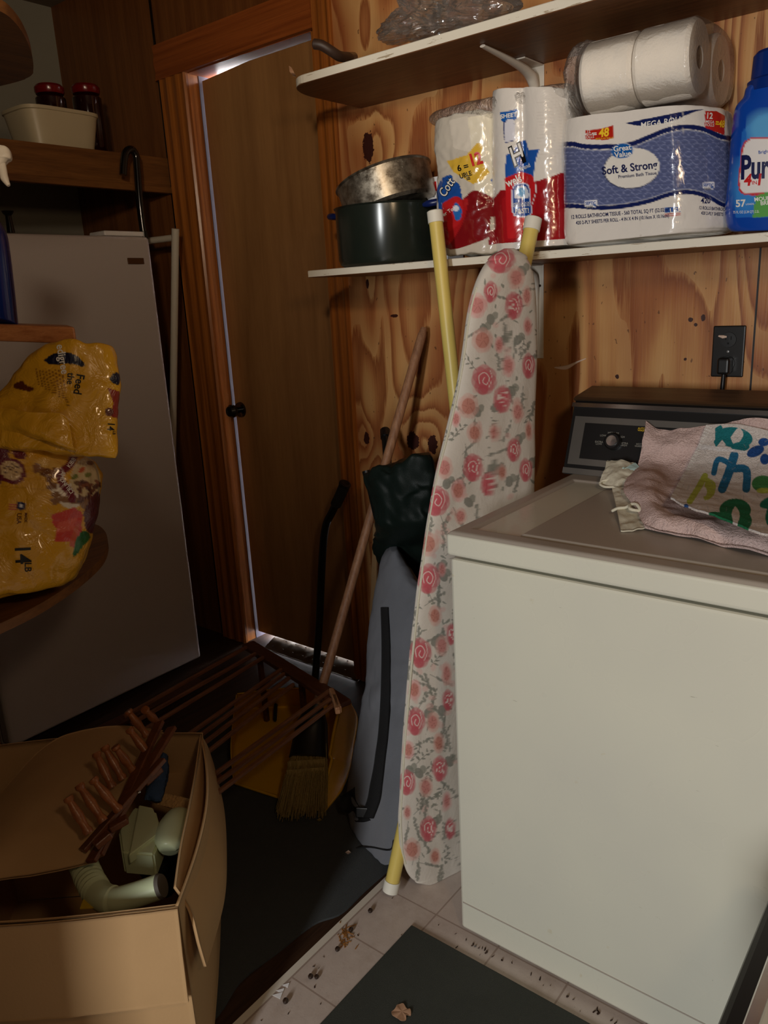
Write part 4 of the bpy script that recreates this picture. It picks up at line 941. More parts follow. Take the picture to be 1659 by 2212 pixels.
def rose(x, y, r, sx, col1, col2, kind):
    r *= 1.08
    for k in range(7):
        a = k*.9+RG.uniform(0, .4); cv.ell(x+.45*r*sx*math.cos(a), y+.5*r*math.sin(a), r*.58*sx, r*.6, col1, 0, .55 if kind else .42, 2.5)
    cv.ell(x, y, r*.62*sx, r*.66, col2, 0, .75, 2)
    if kind:
        cv.line([(x-r*.35*sx, y+r*.3), (x-r*.42*sx, y-r*.25), (x+r*.05*sx, y-r*.5), (x+r*.4*sx, y-r*.1), (x+r*.18*sx, y+r*.35), (x-r*.12*sx, y+r*.15), (x+r*.02*sx, y-r*.15)], 1.7, (240, 226, 216), .85, smooth=26)
        cv.line([(x+r*.45*sx, y-r*.7), (x+r*.62*sx, y-r*.05), (x+r*.35*sx, y+r*.55)], 1.6, (240, 226, 216), .7, smooth=14)
        cv.ell(x-r*.1*sx, y+r*.75, r*.42*sx, r*.35, col1, 0, .7, 2)
    else:
        for k in range(5):
            a = k*1.25+.3; cv.line([(x+r*.15*math.cos(a)*sx, y+r*.15*math.sin(a)), (x+r*.6*math.cos(a+.5)*sx, y+r*.6*math.sin(a+.5))], 1.1, (150, 84, 70), .55)
D = (200, 92, 102); D2 = (208, 100, 108); P = (222, 170, 158); P2 = (196, 126, 110); Q = (206, 132, 126)
big = [(1082, 560, 26, 1.1), (1110, 660, 26, .7), (1046, 820, 28, .9), (1142, 790, 24, .55), (1085, 862, 26, .7), (1110, 972, 22, .65), (1022, 1010, 26, .8), (1055, 1046, 22, .75), (1136, 1015, 22, .6), (943, 1082, 28, .95), (925, 1250, 28, .85),
       (908, 1410, 28, .8), (898, 1558, 26, .75), (968, 1512, 20, .6), (880, 1690, 24, .7), (950, 1660, 24, .65), (975, 1370, 20, .5), (925, 1790, 24, .7), (972, 1790, 20, .5), (1060, 630, 20, .7)]
sml = [(1030, 660, 24, .9), (1042, 735, 24, .9), (1012, 877, 24, .9), (985, 905, 16, .6), (1138, 640, 20, .5), (1115, 600, 22, .8), (1140, 705, 18, .5), (1098, 790, 22, .6), (1078, 745, 16, .6), (1025, 935, 20, .8), (960, 1010, 22, .8), (1068, 935, 18, .6), (1118, 890, 22, .55), (990, 1060, 22, .7),
       (1085, 1020, 16, .6), (1142, 930, 18, .4), (925, 1175, 24, .9), (995, 1115, 16, .8), (940, 1330, 20, .7), (955, 1230, 14, .6), (895, 1490, 20, .7), (955, 1395, 20, .7), (965, 1455, 22, .5), (935, 1560, 20, .7), (948, 1605, 20, .6), (882, 1620, 18, .7), (920, 1700, 20, .7), (965, 1730, 18, .5), (890, 1835, 22, .8), (940, 1850, 16, .7), (880, 1755, 14, .6)]
for x, y, a in ((1010, 700, 2.6), (1125, 720, 1.4), (1030, 800, -2.4), (1160, 760, 2), (985, 830, 2.2), (1060, 900, 1.2), (1100, 920, 1.9), (975, 950, -1), (1010, 970, -.8), (1060, 980, 1.3), (1120, 1030, 1.8), (940, 960, -.8), (1000, 1020, 1.5), (1030, 1090, 1.6), (960, 1140, -1.2), (975, 1190, -.7), (915, 1130, 1.9), (950, 1280, 1.6), (900, 1320, 2), (930, 1300, -.6), (885, 1440, 1.8), (930, 1440, -1.0), (940, 1500, 1.9), (910, 1520, -1), (905, 1600, 1.7), (960, 1560, 1.7), (885, 1560, -1.4), (900, 1650, -.9), (930, 1640, 1.6), (960, 1690, 2), (900, 1740, -1.1), (880, 1790, 1.7), (950, 1750, 1.8), (915, 1830, -1), (960, 1820, 1.3), (1120, 620, 1.5), (1090, 700, 1.6), (1150, 870, 1.7), (1130, 850, 1.6)):
    (sprig if RG.rand() < .55 else lavender)(x, y, a)
for x, y in ((1060, 690), (1045, 712), (1128, 585), (1118, 735), (1088, 735), (1070, 880), (1030, 890), (965, 860), (1105, 845), (1150, 1000), (1075, 1015), (1012, 1085), (1100, 1040), (965, 1045), (985, 1055), (950, 1225), (958, 1245), (940, 1385), (890, 1395), (925, 1540), (955, 1535), (905, 1670), (885, 1665), (970, 1645), (940, 1775), (1120, 950), (1060, 1015)):
    cv.ell(x, y, 9, 12, (132, 132, 122), RG.uniform(-40, 40), .85); cv.ell(x+9, y-8, 7, 9, (146, 146, 134), RG.uniform(-40, 40), .8)
for k in range(260):
    y = RG.uniform(560, 1890); xl = np.interp(y, [560, 690, 830, 1020, 1200, 1500, 1800], [1060, 1005, 985, 935, 905, 875, 862]); xr = 1160 if y < 1080 else 990
    x = RG.uniform(xl, xr); q = RG.rand()
    if q < .5: leafp(x, y, RG.uniform(9, 17), RG.uniform(1.5, 3.2), RG.uniform(0, 6.28), (136, 138, 126))
    elif q < .8: cv.ell(x, y, RG.uniform(4, 9), RG.uniform(5, 10), (226, 176, 168), RG.uniform(0, 90), .45, 3)
    else: lavender(x, y, RG.uniform(-2, 2))
for x, y, r, sx in sml: rose(x, y, r, sx, P if RG.rand() < .6 else (226, 160, 156), P2 if RG.rand() < .5 else Q, 0)
for x, y, r, sx in big: rose(x, y, r, sx, D, D2, 1)
nz_, nc = 1000, 260; zt = np.linspace(0, len(zc_)-1, nz_); idx = np.arange(len(zc_))
Z_ = np.interp(zt, idx, zc_); Yc = np.interp(Z_, zc_, yc_); Hw = np.interp(zt, idx, np.array(hw_))
# even spacing in z
Ze = np.linspace(0.001, 1.430, nz_); Hw = np.interp(Ze, Z_, Hw); kk = np.ones(31)/31; Hw[15:-15] = np.convolve(Hw, kk, 'same')[15:-15]; Yc = np.interp(Ze, zc_, yc_)
Yc = np.convolve(np.pad(Yc, 40, 'edge'), np.ones(81)/81, 'valid')
th_ = np.linspace(0, 2*np.pi, nc, endpoint=False); cu_ = np.sign(np.cos(th_))*np.abs(np.cos(th_))**.62; su_ = np.sign(np.sin(th_))*np.abs(np.sin(th_))**.85
V = np.zeros((nz_, nc, 3)); TH = .021*np.minimum(1, Hw/.05)
for ax_, wv, nv_ in ((0, W_.x, N_.x), (1, W_.y, N_.y)):
    V[:, :, ax_] = (Hw[:, None]*cu_[None]*wv) + (TH[:, None]*su_[None]*nv_)
Xe = -.913+np.maximum(Ze-.2, 0)*(.085/1.2); V[:, :, 0] += Xe[:, None]; V[:, :, 1] += Yc[:, None]; V[:, :, 2] = Ze[:, None]
P_ = V.reshape(-1, 3); wv = np.array([.0035*noise.noise(Vector((p[0]*9, p[1]*9, p[2]*6)))+.0014*noise.noise(Vector((p[0]*30, p[1]*30, p[2]*12))) for p in P_[::1]])
P_ = P_+np.array(N_)[None]*wv[:, None]; px, py = proj_np(P_); cols = cv.sample(px, py)
F = grid_faces(nc, nz_, True); F.append(tuple(range(nc))[::-1]); F.append(tuple((nz_-1)*nc+i for i in range(nc)))
ib = thing('ironing_board', 'ironing board with rose-print padded cover standing beside the washer', 'ironing board', (-.9, 1.35, 0))
mk('padded_cover', P_.tolist(), F, M['iron'], ib, True, cols)
E2 = [Vector((x, 0, 0))+W_*(-h*.985)+N_*.004+Vector((0, y, z)) for h, y, z, x in zip(Hw[60:-30:24], Yc[60:-30:24], Ze[60:-30:24], Xe[60:-30:24])]
tube('piping', E2, .0028, M['rag'], ib, 8)
for k in (-1, 1):
    tube('leg', [Vector((-.925, 1.32+k*.03, .12)), Vector((-.905, 1.36+k*.03, .55)), Vector((-.90, 1.37+k*.03, .7))], .009, M['silver'], ib, 12)

# ------------------------------------------------------------------ broom
H0 = RY(680, 1540, 1.44); T0 = RY(916, 708, 1.925)
br = thing('straw_broom', 'straw broom with worn wooden handle leaning by the door', 'broom', RZ(655, 1765, 0))
tube('handle', curve([T0, T0.lerp(H0, .5), H0], 30), [.008, .0125]+[.0135]*27+[.0125], M['stick'], br, 20)
hd = (H0-T0).normalized(); tip = RZ(652, 1758, .004); tip = Vector((tip.x, tip.y, .002))
s1 = H0+hd*.02; side = Vector((.75, .66, 0))
tube('cap', [H0-hd*.03, H0, s1+hd*.01, s1.lerp(tip, .42)], [.016, .032, .046, .056], M['black'], br, 20, ry=[.016, .022, .028, .030], upv=side)
V, F = [], []
for k in range(700):
    a = rng.uniform(-1, 1); b = rng.uniform(-1, 1); st_ = s1.lerp(tip, .25)+side*a*.045+Vector((-.66, .75, 0))*b*.016
    en = tip+side*(a*.065+rng.uniform(-.006, .006))+Vector((-.66, .75, 0))*b*.028; en.z = rng.uniform(.001, .03)
    mid = st_.lerp(en, .5)+Vector((0, 0, 0))+side*rng.uniform(-.004, .004); add_tube(V, F, [st_, mid, en], [.0013, .0012, .0007], 4)
tag_ = mk('bristles', V, F, M['straw'], br); tag_['kind'] = 'stuff'
for q in (.55, .64): tube('stitching', [s1.lerp(tip, q)-side*.052, s1.lerp(tip, q), s1.lerp(tip, q)+side*.052], .0325, M['straw'], br, 12, ry=[.003]*3)

# black bent tube with foam grip
t_ = thing('trimmer_shaft', 'bent black metal tube with foam grip standing against the door', 'tool handle', RZ(680, 1475, 0))
G = curve([RZ(680, 1478, .002), RY(690, 1340, 1.885), RY(696, 1210, 1.89), RY(703, 1140, 1.89), RY(718, 1105, 1.89), RY(735, 1070, 1.89), RY(745, 1046, 1.89)], 50)
tube('bent_tube', G, .0135, M['blacktube'], t_, 20)
tube('foam_grip', [g for g in G[36:]], .0185, M['foam'], t_, 20)
lathe('end_cap', [(.0205, -.004), (.0205, .004), (.014, .007), (.006, .004), (0, .004)], M['black'], t_, G[-1], (G[-1]-G[-2]).normalized(), 24)

# ------------------------------------------------------------------ folded camp chair and its grey carry bag
cc = thing('camp_chair', 'folded camp chair with dark green fabric standing in the grey bag', 'camp chair', (-1.30, 1.62, .02))
rows = [(1010, 800, 985, 926), (1030, 790, 1000, 932), (1080, 806, 1060, 940), (1150, 812, 1140, 935), (1230, 818, 1230, 930), (1320, 830, 1300, 925), (1420, 830, 1420, 915)]
def FC(x, y, off):
    q = min(max((y-1110)/130, 0), 1); q = q*q*(3-2*q); return RY(x, y, 1.635+.135*q)+Vector((0, -off*(1-.4*q), 0))
pillow('folded_fabric', rows, FC, M['greenbag'], cc, .05, .040, 50, 90, 2.2, 6, .022, 11, seed=12)
for (a, b, r) in (((832, 932), (845, 1100), .0125), ((917, 985), (912, 1090), .0105), ((792, 1020), (815, 1120), .010)):
    A = RY(*a, 1.86 if a[0] == 832 else 1.66); B = RY(*b, 1.64); lg = tube('leg', [A, B], r, M['blacktube'], cc, 16); 
    tube('foot_cap', [A+(A-B).normalized()*.004, A+(B-A).normalized()*.03], r*1.25, M['black'], lg, 16)
tube('rivet', [RY(808, 1016, 1.70), RY(818, 1018, 1.69)], .006, M['chrome'], cc, 12)
gb_ = thing('carry_bag', 'long grey nylon carry bag with black strap leaning beside the ironing board', 'bag', RZ(820, 1838, 0))
def FG(x, y, off):
    # the bag axis leans back from the floor to the chair
    s_ = min(max((1840-y)/(1840-1180), 0), 1); base = RY(x, y, 1.27+.40*s_); return base+Vector((.6, -.8, 0))*off*1.0
rows = [(1178, 842, 1180, 858), (1205, 824, 1222, 880), (1250, 815, 1256, 905), (1285, 808, 1285, 920), (1320, 803, 1320, 925), (1400, 792, 1400, 915), (1500, 785, 1500, 905), (1600, 768, 1600, 900), (1680, 752, 1680, 895), (1740, 748, 1740, 890), (1790, 762, 1800, 885), (1825, 795, 1838, 872), (1834, 825, 1842, 860)]
pillow('bag_body', rows, FG, M['greybag'], gb_, .060, .050, 60, 160, 2.1, 5, .010, 12, seed=21)
for v in gb_.children[0].data.vertices: v.co.z = max(v.co.z, .001-gb_.location.z)
bvb = bvh_of(gb_.children[0]); 
def onbag(x, y, off=.003):
    r = ray(x, y).normalized(); h = bvb.ray_cast(CAM, r); return (h[0]-r*off) if h[0] else FG(x, y, .06)
rows = []
for x0, x1, y in ((822, 838, 1312), (824, 842, 1400), (822, 842, 1500), (817, 838, 1580), (811, 833, 1625), (806, 829, 1660), (799, 825, 1695), (792, 820, 1730), (776, 806, 1768)):
    rows.append([onbag(x0, y, .007), onbag((x0+x1)/2, y, .008), onbag(x1, y, .007)])
sheet('shoulder_strap', rows, 8, 60, M['blackmatte'], gb_, .002)
sheet('strap_patch', [[onbag(737, 1690), onbag(752, 1686), onbag(766, 1700)], [onbag(740, 1720), onbag(756, 1722), onbag(768, 1730)], [onbag(752, 1758), onbag(772, 1755), onbag(790, 1760)], [onbag(768, 1775), onbag(785, 1776), onbag(800, 1772)]], 12, 20, M['blackmatte'], gb_, .004)
bq = onbag(783, 1755, .01)
q = box('buckle', -.018, .018, -.004, .004, -.014, .014, M['black'], gb_, .003, M=Matrix.Translation(bq)@Matrix.Rotation(.5, 4, 'Z')@Matrix.Rotation(-.2, 4, 'X'))
tube('drawstring', curve([onbag(760, 1800, .004), onbag(800, 1830, .004), onbag(842, 1836, .004), onbag(850, 1815, .004)], 16), .002, M['blackmatte'], gb_, 6)
o = sheet('cardboard_strip', [[RY(806, 1130, 1.93), RY(816, 1130, 1.93)], [RY(800, 1300, 1.93), RY(812, 1300, 1.93)], [RY(793, 1440, 1.93), RY(806, 1440, 1.93)]], 6, 20, M['card'], None, .004, .002, 10)
tag(o, 'thin strip of cardboard wedged behind the camp chair', 'cardboard')

# ------------------------------------------------------------------ dustpan
dp = thing('dustpan', 'large yellow plastic dustpan lying under the wooden rack', 'dustpan', RZ(690, 1750, 0))
rim = [RZ(722, 1493, .125), RZ(730, 1540, .118), RZ(720, 1585, .105), RZ(712, 1632, .090), RZ(717, 1640, .086), RZ(709, 1672, .068), RZ(703, 1686, .060), RZ(697, 1698, .052), RZ(694, 1748, .010)]
bot = [RZ(760, 1522, .004), RZ(773, 1550, .004), RZ(768, 1595, .004), RZ(761, 1640, .004), RZ(758, 1652, .004), RZ(750, 1680, .004), RZ(744, 1695, .004), RZ(735, 1712, .004), RZ(702, 1752, .002)]
lrim = [RZ(512, 1500, .11), RZ(504, 1560, .09), RZ(500, 1620, .06), RZ(506, 1688, .010)]
lbot = [RZ(530, 1530, .004), RZ(512, 1585, .004), RZ(504, 1640, .004), RZ(508, 1692, .002)]
R1_ = [tuple(p) for p in spl(lbot, 9)]; R2_ = [tuple(p) for p in bot]
sheet('pan', [[Vector(a_), Vector(a_).lerp(Vector(b_), .5), Vector(b_)] for a_, b_ in zip(R1_, R2_)], 20, 40, M['yellow'], dp, .003)
sheet('back_wall', [[lrim[0], lrim[0].lerp(rim[0], .5)+Vector((0, .01, .01)), rim[0]], [lbot[0], lbot[0].lerp(bot[0], .5), bot[0]]], 20, 8, M['yellow'], dp, .004)
sheet('side_wall', [[a_, a_.lerp(b_, .5), b_] for a_, b_ in zip(rim, bot)], 8, 60, M['yellow'], dp, .003)
sheet('side_wall', [[a_, a_.lerp(b_, .5), b_] for a_, b_ in zip(lrim, lbot)], 8, 30, M['yellow'], dp, .003)
tube('rim_bead', rim, .0042, M['yellow'], dp, 8); tube('lip_bead', [lbot[-1], RZ(600, 1722, .004), bot[-1]], .004, M['yellow'], dp, 8)
tube('slot', [RZ(597, 1508, .02), RZ(594, 1552, .02)], .013, M['foam'], dp, 12, ry=[.006, .006])

# ------------------------------------------------------------------ wooden rack lying on its legs
zr = .285
rk = thing('drying_rack', 'dark wooden slatted drying rack leaning low behind the cardboard box', 'drying rack', (-1.5, 1.2, 0))
def rz(x, y, z=zr): return RZ(x, y, z)
def bar(p, q, w_, h, mat, par, name='slat'):
    p, q = Vector(p), Vector(q); d = q-p; L = d.length; d.normalize(); rot = Vector((1, 0, 0)).rotation_difference(d).to_matrix().to_4x4()
    return box(name, 0, L, -w_/2, w_/2, -h/2, h/2, mat, par, min(w_, h)*.2, Matrix.Translation(p)@rot)
for a, b in (((470, 1668), (712, 1492)), ((472, 1688), (714, 1510)), ((476, 1708), (721, 1522)), ((420, 1578), (608, 1446)), ((428, 1592), (614, 1455)), ((440, 1606), (625, 1464)), ((452, 1622), (634, 1478)),
             ((300, 1530), (532, 1398)), ((316, 1545), (552, 1412)), ((335, 1562), (569, 1420))):
    A, B = rz(*a), rz(*b); A = A+(A-B)*.12
    bar(A, B, .010, .010, M['rack'], rk)
bar(rz(535, 1392, zr-.012), rz(745, 1522, zr-.012), .045, .016, M['rackx'], rk, 'cross_board')
A, B = rz(335, 1590, zr-.012), rz(470, 1690, zr-.012); bar(A, B, .04, .014, M['rackx'], rk, 'cross_board')
for a, b in (((716, 1492), (733, 1534)), ((722, 1506), (730, 1536))): bar(rz(*a, zr+.004), rz(*b, zr+.004), .014, .02, M['rackend'], rk, 'end_block')
for x, y in ((560, 1410), (650, 1462)):
    p = rz(x, y, zr-.02); bar(p, Vector((p.x-.02, p.y+.02, .0)), .016, .016, M['rackx'], rk, 'leg')
# long plank shelf edge low behind (dark side rail)
o = bar(RZ(150, 1585, .06), RZ(430, 1448, .06), .05, .02, M['rackx'], None, 'loose_board'); tag(o, 'loose dark board lying along the foot of the freezer', 'board')
o.location.z -= .045

# ------------------------------------------------------------------ cardboard box
cb = thing('cardboard_box', 'large open cardboard box full of odds and ends in the foreground', 'cardboard box', (-1.2, .5, 0))
zt_ = .42
NR = RZ(385, 1957, zt_); FR = RZ(436, 1585, zt_); NL = NR+Vector((-.37, -.31, 0)); FL = FR+Vector((-.37, -.31, 0))
def wallp(a, b, bow, name='side_panel', z0=.0, mat=None, ztop=None):
    a, b = Vector(a), Vector(b); n = (b-a).cross(Vector((0, 0, 1))).normalized(); rows = []
    for z in (1.0, .75, .5, .25, 0.0):
        r = []
        for k in range(5):
            u = k/4; p = a.lerp(b, u)+n*bow*math.sin(math.pi*u)*(z*.8+.2); r.append(Vector((p.x, p.y, zt_*z if z else .004)))
        rows.append(r)
    return sheet(name, rows, 30, 24, M['card'], cb, .005)
wallp(NL, NR, .012); wallp(NR, FR, .030); wallp(FR, FL, .02); wallp(FL, NL, .0)
wb = [NL, NR, FR, FL]; mk('bottom_panel', [Vector((p.x, p.y, .004)) for p in wb]+[Vector((p.x, p.y, -.002)) for p in wb], [(0, 1, 2, 3), (7, 6, 5, 4), (0, 4, 5, 1), (1, 5, 6, 2), (2, 6, 7, 3), (3, 7, 4, 0)], M['card'], cb)
nf = (NR-NL).cross(Vector((0, 0, 1))).normalized()
if nf.y > 0: nf = -nf
# front flap folded down, close to the front panel
def dn(p, out, dz): return Vector((p.x+nf.x*out, p.y+nf.y*out, p.z-dz))
e = NR
rows = [[dn(NL, .006, 0), dn(NL.lerp(NR, .5), .020, 0), dn(NR, .006, 0)], [dn(NL, .016, .08), dn(NL.lerp(NR, .5), .030, .08), dn(NR, .014, .08)], [dn(NL, .022, .17), dn(NL.lerp(NR, .5), .036, .172), dn(NR, .020, .175)]]
sheet('flap', rows, 40, 20, M['card'], cb, .005, .001, 20)
# right flap hanging outward
nr = Vector((.68, .73, 0))
rows = [[RZ(380, 1915, zt_+.004), RZ(392, 1830, zt_+.006), RZ(410, 1745, zt_+.008), RZ(426, 1660, zt_+.006), RZ(436, 1590, zt_+.004)],
        [RZ(412, 1965, .385), RZ(438, 1860, .372), RZ(450, 1775, .370), RZ(452, 1690, .374), RZ(446, 1606, .382)],
        [RZ(432, 2040, .330), RZ(478, 1900, .300), RZ(478, 1800, .300), RZ(470, 1710, .305), RZ(452, 1620, .330)],
        [RZ(446, 2088, .275), RZ(484, 1950, .235), RZ(490, 1850, .225), RZ(484, 1745, .235), RZ(462, 1650, .275)]]
sheet('flap', rows, 40, 30, M['card'], cb, .005)
# back flap drooping in over the opening
rows = [[RZ(352, 1576, zt_), RZ(250, 1568, zt_+.01), RZ(140, 1588, zt_+.01), RZ(60, 1645, zt_+.005), RZ(-60, 1790, zt_)],
        [RZ(300, 1660, zt_+.02), RZ(210, 1670, zt_+.025), RZ(120, 1690, zt_+.025), RZ(40, 1730, zt_+.02), RZ(-70, 1840, zt_+.01)],
        [RZ(240, 1770, zt_+.018), RZ(170, 1780, zt_+.02), RZ(90, 1795, zt_+.02), RZ(20, 1820, zt_+.02), RZ(-80, 1890, zt_+.01)],
        [RZ(200, 1862, zt_-.01), RZ(140, 1876, zt_-.006), RZ(70, 1888, zt_-.004), RZ(0, 1898, zt_-.002), RZ(-90, 1920, zt_)]]
sheet('flap', rows, 50, 40, M['card'], cb, .005, .002, 8)
sheet('inner_flap', [[RZ(318, 1712, .37), RZ(365, 1715, .372), RZ(418, 1728, .375)], [RZ(330, 1736, .355), RZ(370, 1745, .36), RZ(412, 1757, .365)]], 24, 8, M['cardedge'], cb, .008)['label'] = 'torn corrugated cardboard edge'
sheet('inner_flap', [[RZ(350, 1590, .40), RZ(400, 1592, .40), RZ(430, 1600, .40)], [RZ(345, 1650, .33), RZ(395, 1655, .33), RZ(425, 1660, .34)], [RZ(330, 1718, .30), RZ(380, 1728, .30), RZ(415, 1735, .31)]], 20, 16, M['card'], cb, .005)

# contents
pg = thing('peg_rack', 'brown wooden accordion peg rack sticking out of the cardboard box', 'peg rack', RZ(280, 1740, .40))
for a, b in (((196, 1862), (372, 1572)), ((212, 1850), (345, 1560)), ((178, 1838), (352, 1640))):
    bar(RZ(*a, .43), RZ(*b, .50), .022, .009, M['pegrail'], pg, 'rail')
for a, b in (((238, 1790), (276, 1768)), ((205, 1828), (238, 1800)), ((310, 1692), (345, 1660))): bar(RZ(*a, .455), RZ(*b, .465), .024, .012, M['pegrail'], pg, 'rail')
for (a, b) in (((258, 1752), (200, 1682)), ((224, 1775), (170, 1695)), ((192, 1800), (146, 1722)), ((290, 1668), (248, 1612)), ((266, 1684), (225, 1612)), ((243, 1702), (207, 1626)), ((330, 1642), (278, 1574)), ((318, 1590), (276, 1535)), ((345, 1566), (312, 1532))):
    A = RZ(*a, .465); B = RZ(*b, .525); L = (B-A).length
    lathe('peg', [(.0, 0), (.0085, 0), (.0095, .006), (.007, .012), (.0075, L*.3), (.0095, L*.5), (.0065, L*.8), (.006, L*.86), (.0095, L*.93), (.0085, L), (0, L+.001)], M['peg'], pg, A, (B-A).normalized(), 16)
lathe('rivet', [(.004, 0), (.003, .002), (0, .0025)], M['chrome'], pg, RZ(300, 1711, .478), (0, 0, 1), 10)
bc = pillow('blue_washcloth', [(1625, 352, 1630, 362), (1660, 335, 1665, 363), (1700, 318, 1705, 356), (1728, 312, 1730, 348)], lambda x, y, off: RZ(x, y, .375)+Vector((.3, -.4, .8))*off, M['bluecloth'], None, .015, .02, 24, 30, 2, 4, .006, 40, seed=2)
tag(bc, 'blue terry washcloth tucked behind the peg rack in the cardboard box', 'cloth')
vn = thing('vacuum_nozzle', 'pale green plastic vacuum floor nozzle lying in the cardboard box', 'vacuum nozzle', RZ(300, 1800, .34))
def slab(name, pts, z, h, mat, par, bev=.004):
    bm = bmesh.new(); vs = [bm.verts.new(RZ(x, y, z)) for x, y in pts]; f = bm.faces.new(vs); g = bmesh.ops.extrude_face_region(bm, geom=[f])
    for v in [q for q in g['geom'] if isinstance(q, bmesh.types.BMVert)]: v.co.z -= h
    bmesh.ops.bevel(bm, geom=bm.edges[:], offset=bev, segments=3, affect='EDGES'); return bmo(name, bm, mat, par)
slab('nozzle_plate', [(290, 1742), (336, 1750), (350, 1800), (332, 1846), (262, 1840), (256, 1795)], .385, .05, M['mint'], vn)
slab('nozzle_ridge', [(300, 1738), (330, 1744), (348, 1796), (278, 1848)], .391, .02, M['mint'], vn, .002)
nb = thing('vacuum_brush', 'rounded pale green vacuum brush head beside the nozzle in the box', 'vacuum brush', RZ(370, 1800, .32))
pillow('brush_body', [(1752, 372, 1750, 410), (1775, 350, 1775, 412), (1800, 336, 1800, 408), (1825, 334, 1825, 396), (1840, 345, 1838, 380)], lambda x, y, off: RZ(x, y, .375)+Vector((.25, -.3, .9))*off, M['mint'], nb, .03, .03, 30, 30, 2, 3)
hs = thing('vacuum_hose', 'pale green ribbed vacuum hose bent into an elbow in the box', 'vacuum hose', RZ(240, 1930, .35))
G = curve([RZ(170, 1845, .37), RZ(182, 1872, .37), RZ(196, 1904, .37), RZ(215, 1932, .37), RZ(245, 1944, .375), RZ(290, 1934, .385), RZ(345, 1915, .40)], 90)
tube('hose', G, [.024+.0016*math.sin(i*1.7) if i < 42 else (.0235 if i < 60 else .021) for i in range(90)], M['mint'], hs, 26)
tube('open_end', [G[-1], G[-1]+(G[-1]-G[-2]).normalized()*.006], [.0215, .019], M['mintdark'], hs, 26)
o = slab('caution_card', [(186, 1925), (215, 1930), (230, 1958), (172, 1962)], .37, .003, M['yellowd'], None, .0005); tag(o, 'small yellow printed card under the vacuum hose in the box', 'card')
o = pillow('black_cloth', [(1845, 305, 1850, 390), (1875, 300, 1880, 385), (1905, 320, 1910, 370)], lambda x, y, off: RZ(x, y, .27)+Vector((0, 0, 1))*off, M['foam'], None, .03, .05, 24, 24, 2, 3, .01, 20); tag(o, 'black fuzzy cloth bundle in the cardboard box', 'cloth')

# ------------------------------------------------------------------ freezer
fz = thing('upright_freezer', 'tall off-white upright freezer against the left wall', 'freezer', (-2.7, 1.34, 0))
FX = -2.335; box('cabinet', -3.09, FX-.065, .955, 1.706, .012, 1.575, M['freezer'], fz, .008)
box('door', FX-.058, FX, .950, 1.712, .03, 1.583, M['freezer'], fz, .012, seg=4)
b0 = RX(293, 564, FX); box('badge', FX, FX+.003, b0.y-.032, b0.y+.032, b0.z-.010, b0.z+.010, M['brass'], fz, .002)
box('hinge_cap', FX-.10, FX-.01, 1.55, 1.70, 1.584, 1.600, M['white'], fz, .005)
for y in (1.02, 1.64): tube('foot', [(-2.42, y, -.008), (-2.42, y, .02)], .02, M['black'], fz, 12)
tf = thing('tube_frame', 'white metal tube frame standing between freezer and door', 'frame', RY(378, 960, 1.83))
A = RY(379, 494, 1.85); Bq = RY(374, 900, 1.85); dd = (Bq-A).normalized(); Bf = A+dd*((A.z-.0)/(-dd.z))
tube('upright', [A, Bf], .0135, M['whitemetal'], tf, 18); q0 = A+dd*.03; tube('cross_tube', [q0, q0+Vector((-.16, -.015, 0))], .0115, M['whitemetal'], tf, 16)
Q_ = q0+Vector((-.16, -.015, 0)); tube('upright', [Q_+Vector((0, 0, .02)), Vector((Q_.x, Q_.y, -.006))], .0135, M['whitemetal'], tf, 18)

# shelf above the freezer
ws = thing('corner_shelf', 'brown wooden shelf with a deep front board above the freezer', 'shelf', (-2.8, 1.2, 1.77))
zf = RY(365, 410, YW).z
box('shelf_board', XL+.002, -2.505, .30, YW-.002, zf+.085, zf+.105, M['shelfwood'], ws, .002)
box('front_board', -2.520, -2.500, .30, YW-.002, zf+.004, zf+.105, M['shelfwood'], ws, .002)
box('lip', -2.522, -2.494, .30, YW-.002, zf-.016, zf+.006, M['shelfwood'], ws, .003)
zsh = zf+.105
tb = thing('plastic_tub', 'ivory rectangular plastic tub on the shelf above the freezer', 'tub', (-2.62, 1.6, zsh))
tc = RX(150, 300, -2.53); y0, y1 = RX(82, 315, -2.53).y, RX(218, 315, -2.53).y; hh = .118
V, F = [], []; rings = [(0, 0, .004), (1, 0, 0), (1.0, .012, 0), (1.16, hh-.012, 0), (1.20, hh-.010, 0), (1.20, hh, 0), (1.14, hh, 0), (.98, .006, 0), (0, .006, 0)]
nk = 44; cxm, cym = -2.62, (y0+y1)/2; ex, ey = .085, (y1-y0)/2
for s_, z, _ in rings:
    for k in range(nk):
        a = 2*math.pi*k/nk; c, d = math.cos(a), math.sin(a); V.append((cxm+ex*s_*math.copysign(abs(c)**.45, c), cym+ey*s_*math.copysign(abs(d)**.45, d), zsh+.001+z))
F = grid_faces(nk, len(rings), True)
mk('tub_body', V, F, M['tub'], tb, True); sharp(tb.children[0], 50)
for (x, lab) in ((112, 'dark jar with red lid at the left inside the ivory tub'), (190, 'dark jar with red lid at the right inside the ivory tub')):
    p = RX(x, 232, -2.62); j = thing('jar', lab, 'jar', (-2.62, p.y, zsh+.008), 'jars in the tub')
    zj = RX(x, 190, -2.62).z-(zsh+.008)
    lathe('glass', [(.044, 0), (.048, .006), (.048, zj-.035), (.034, zj-.02), (.034, zj-.012), (0, zj-.012)], M['darkglass'], j, (-2.62, p.y, zsh+.008), seg=30)
    lathe('lid', [(.044, zj-.022), (.047, zj-.016), (.047, zj-.002), (.040, zj+.006), (0, zj+.010)], M['redlid'], j, (-2.62, p.y, zsh+.008), seg=30)
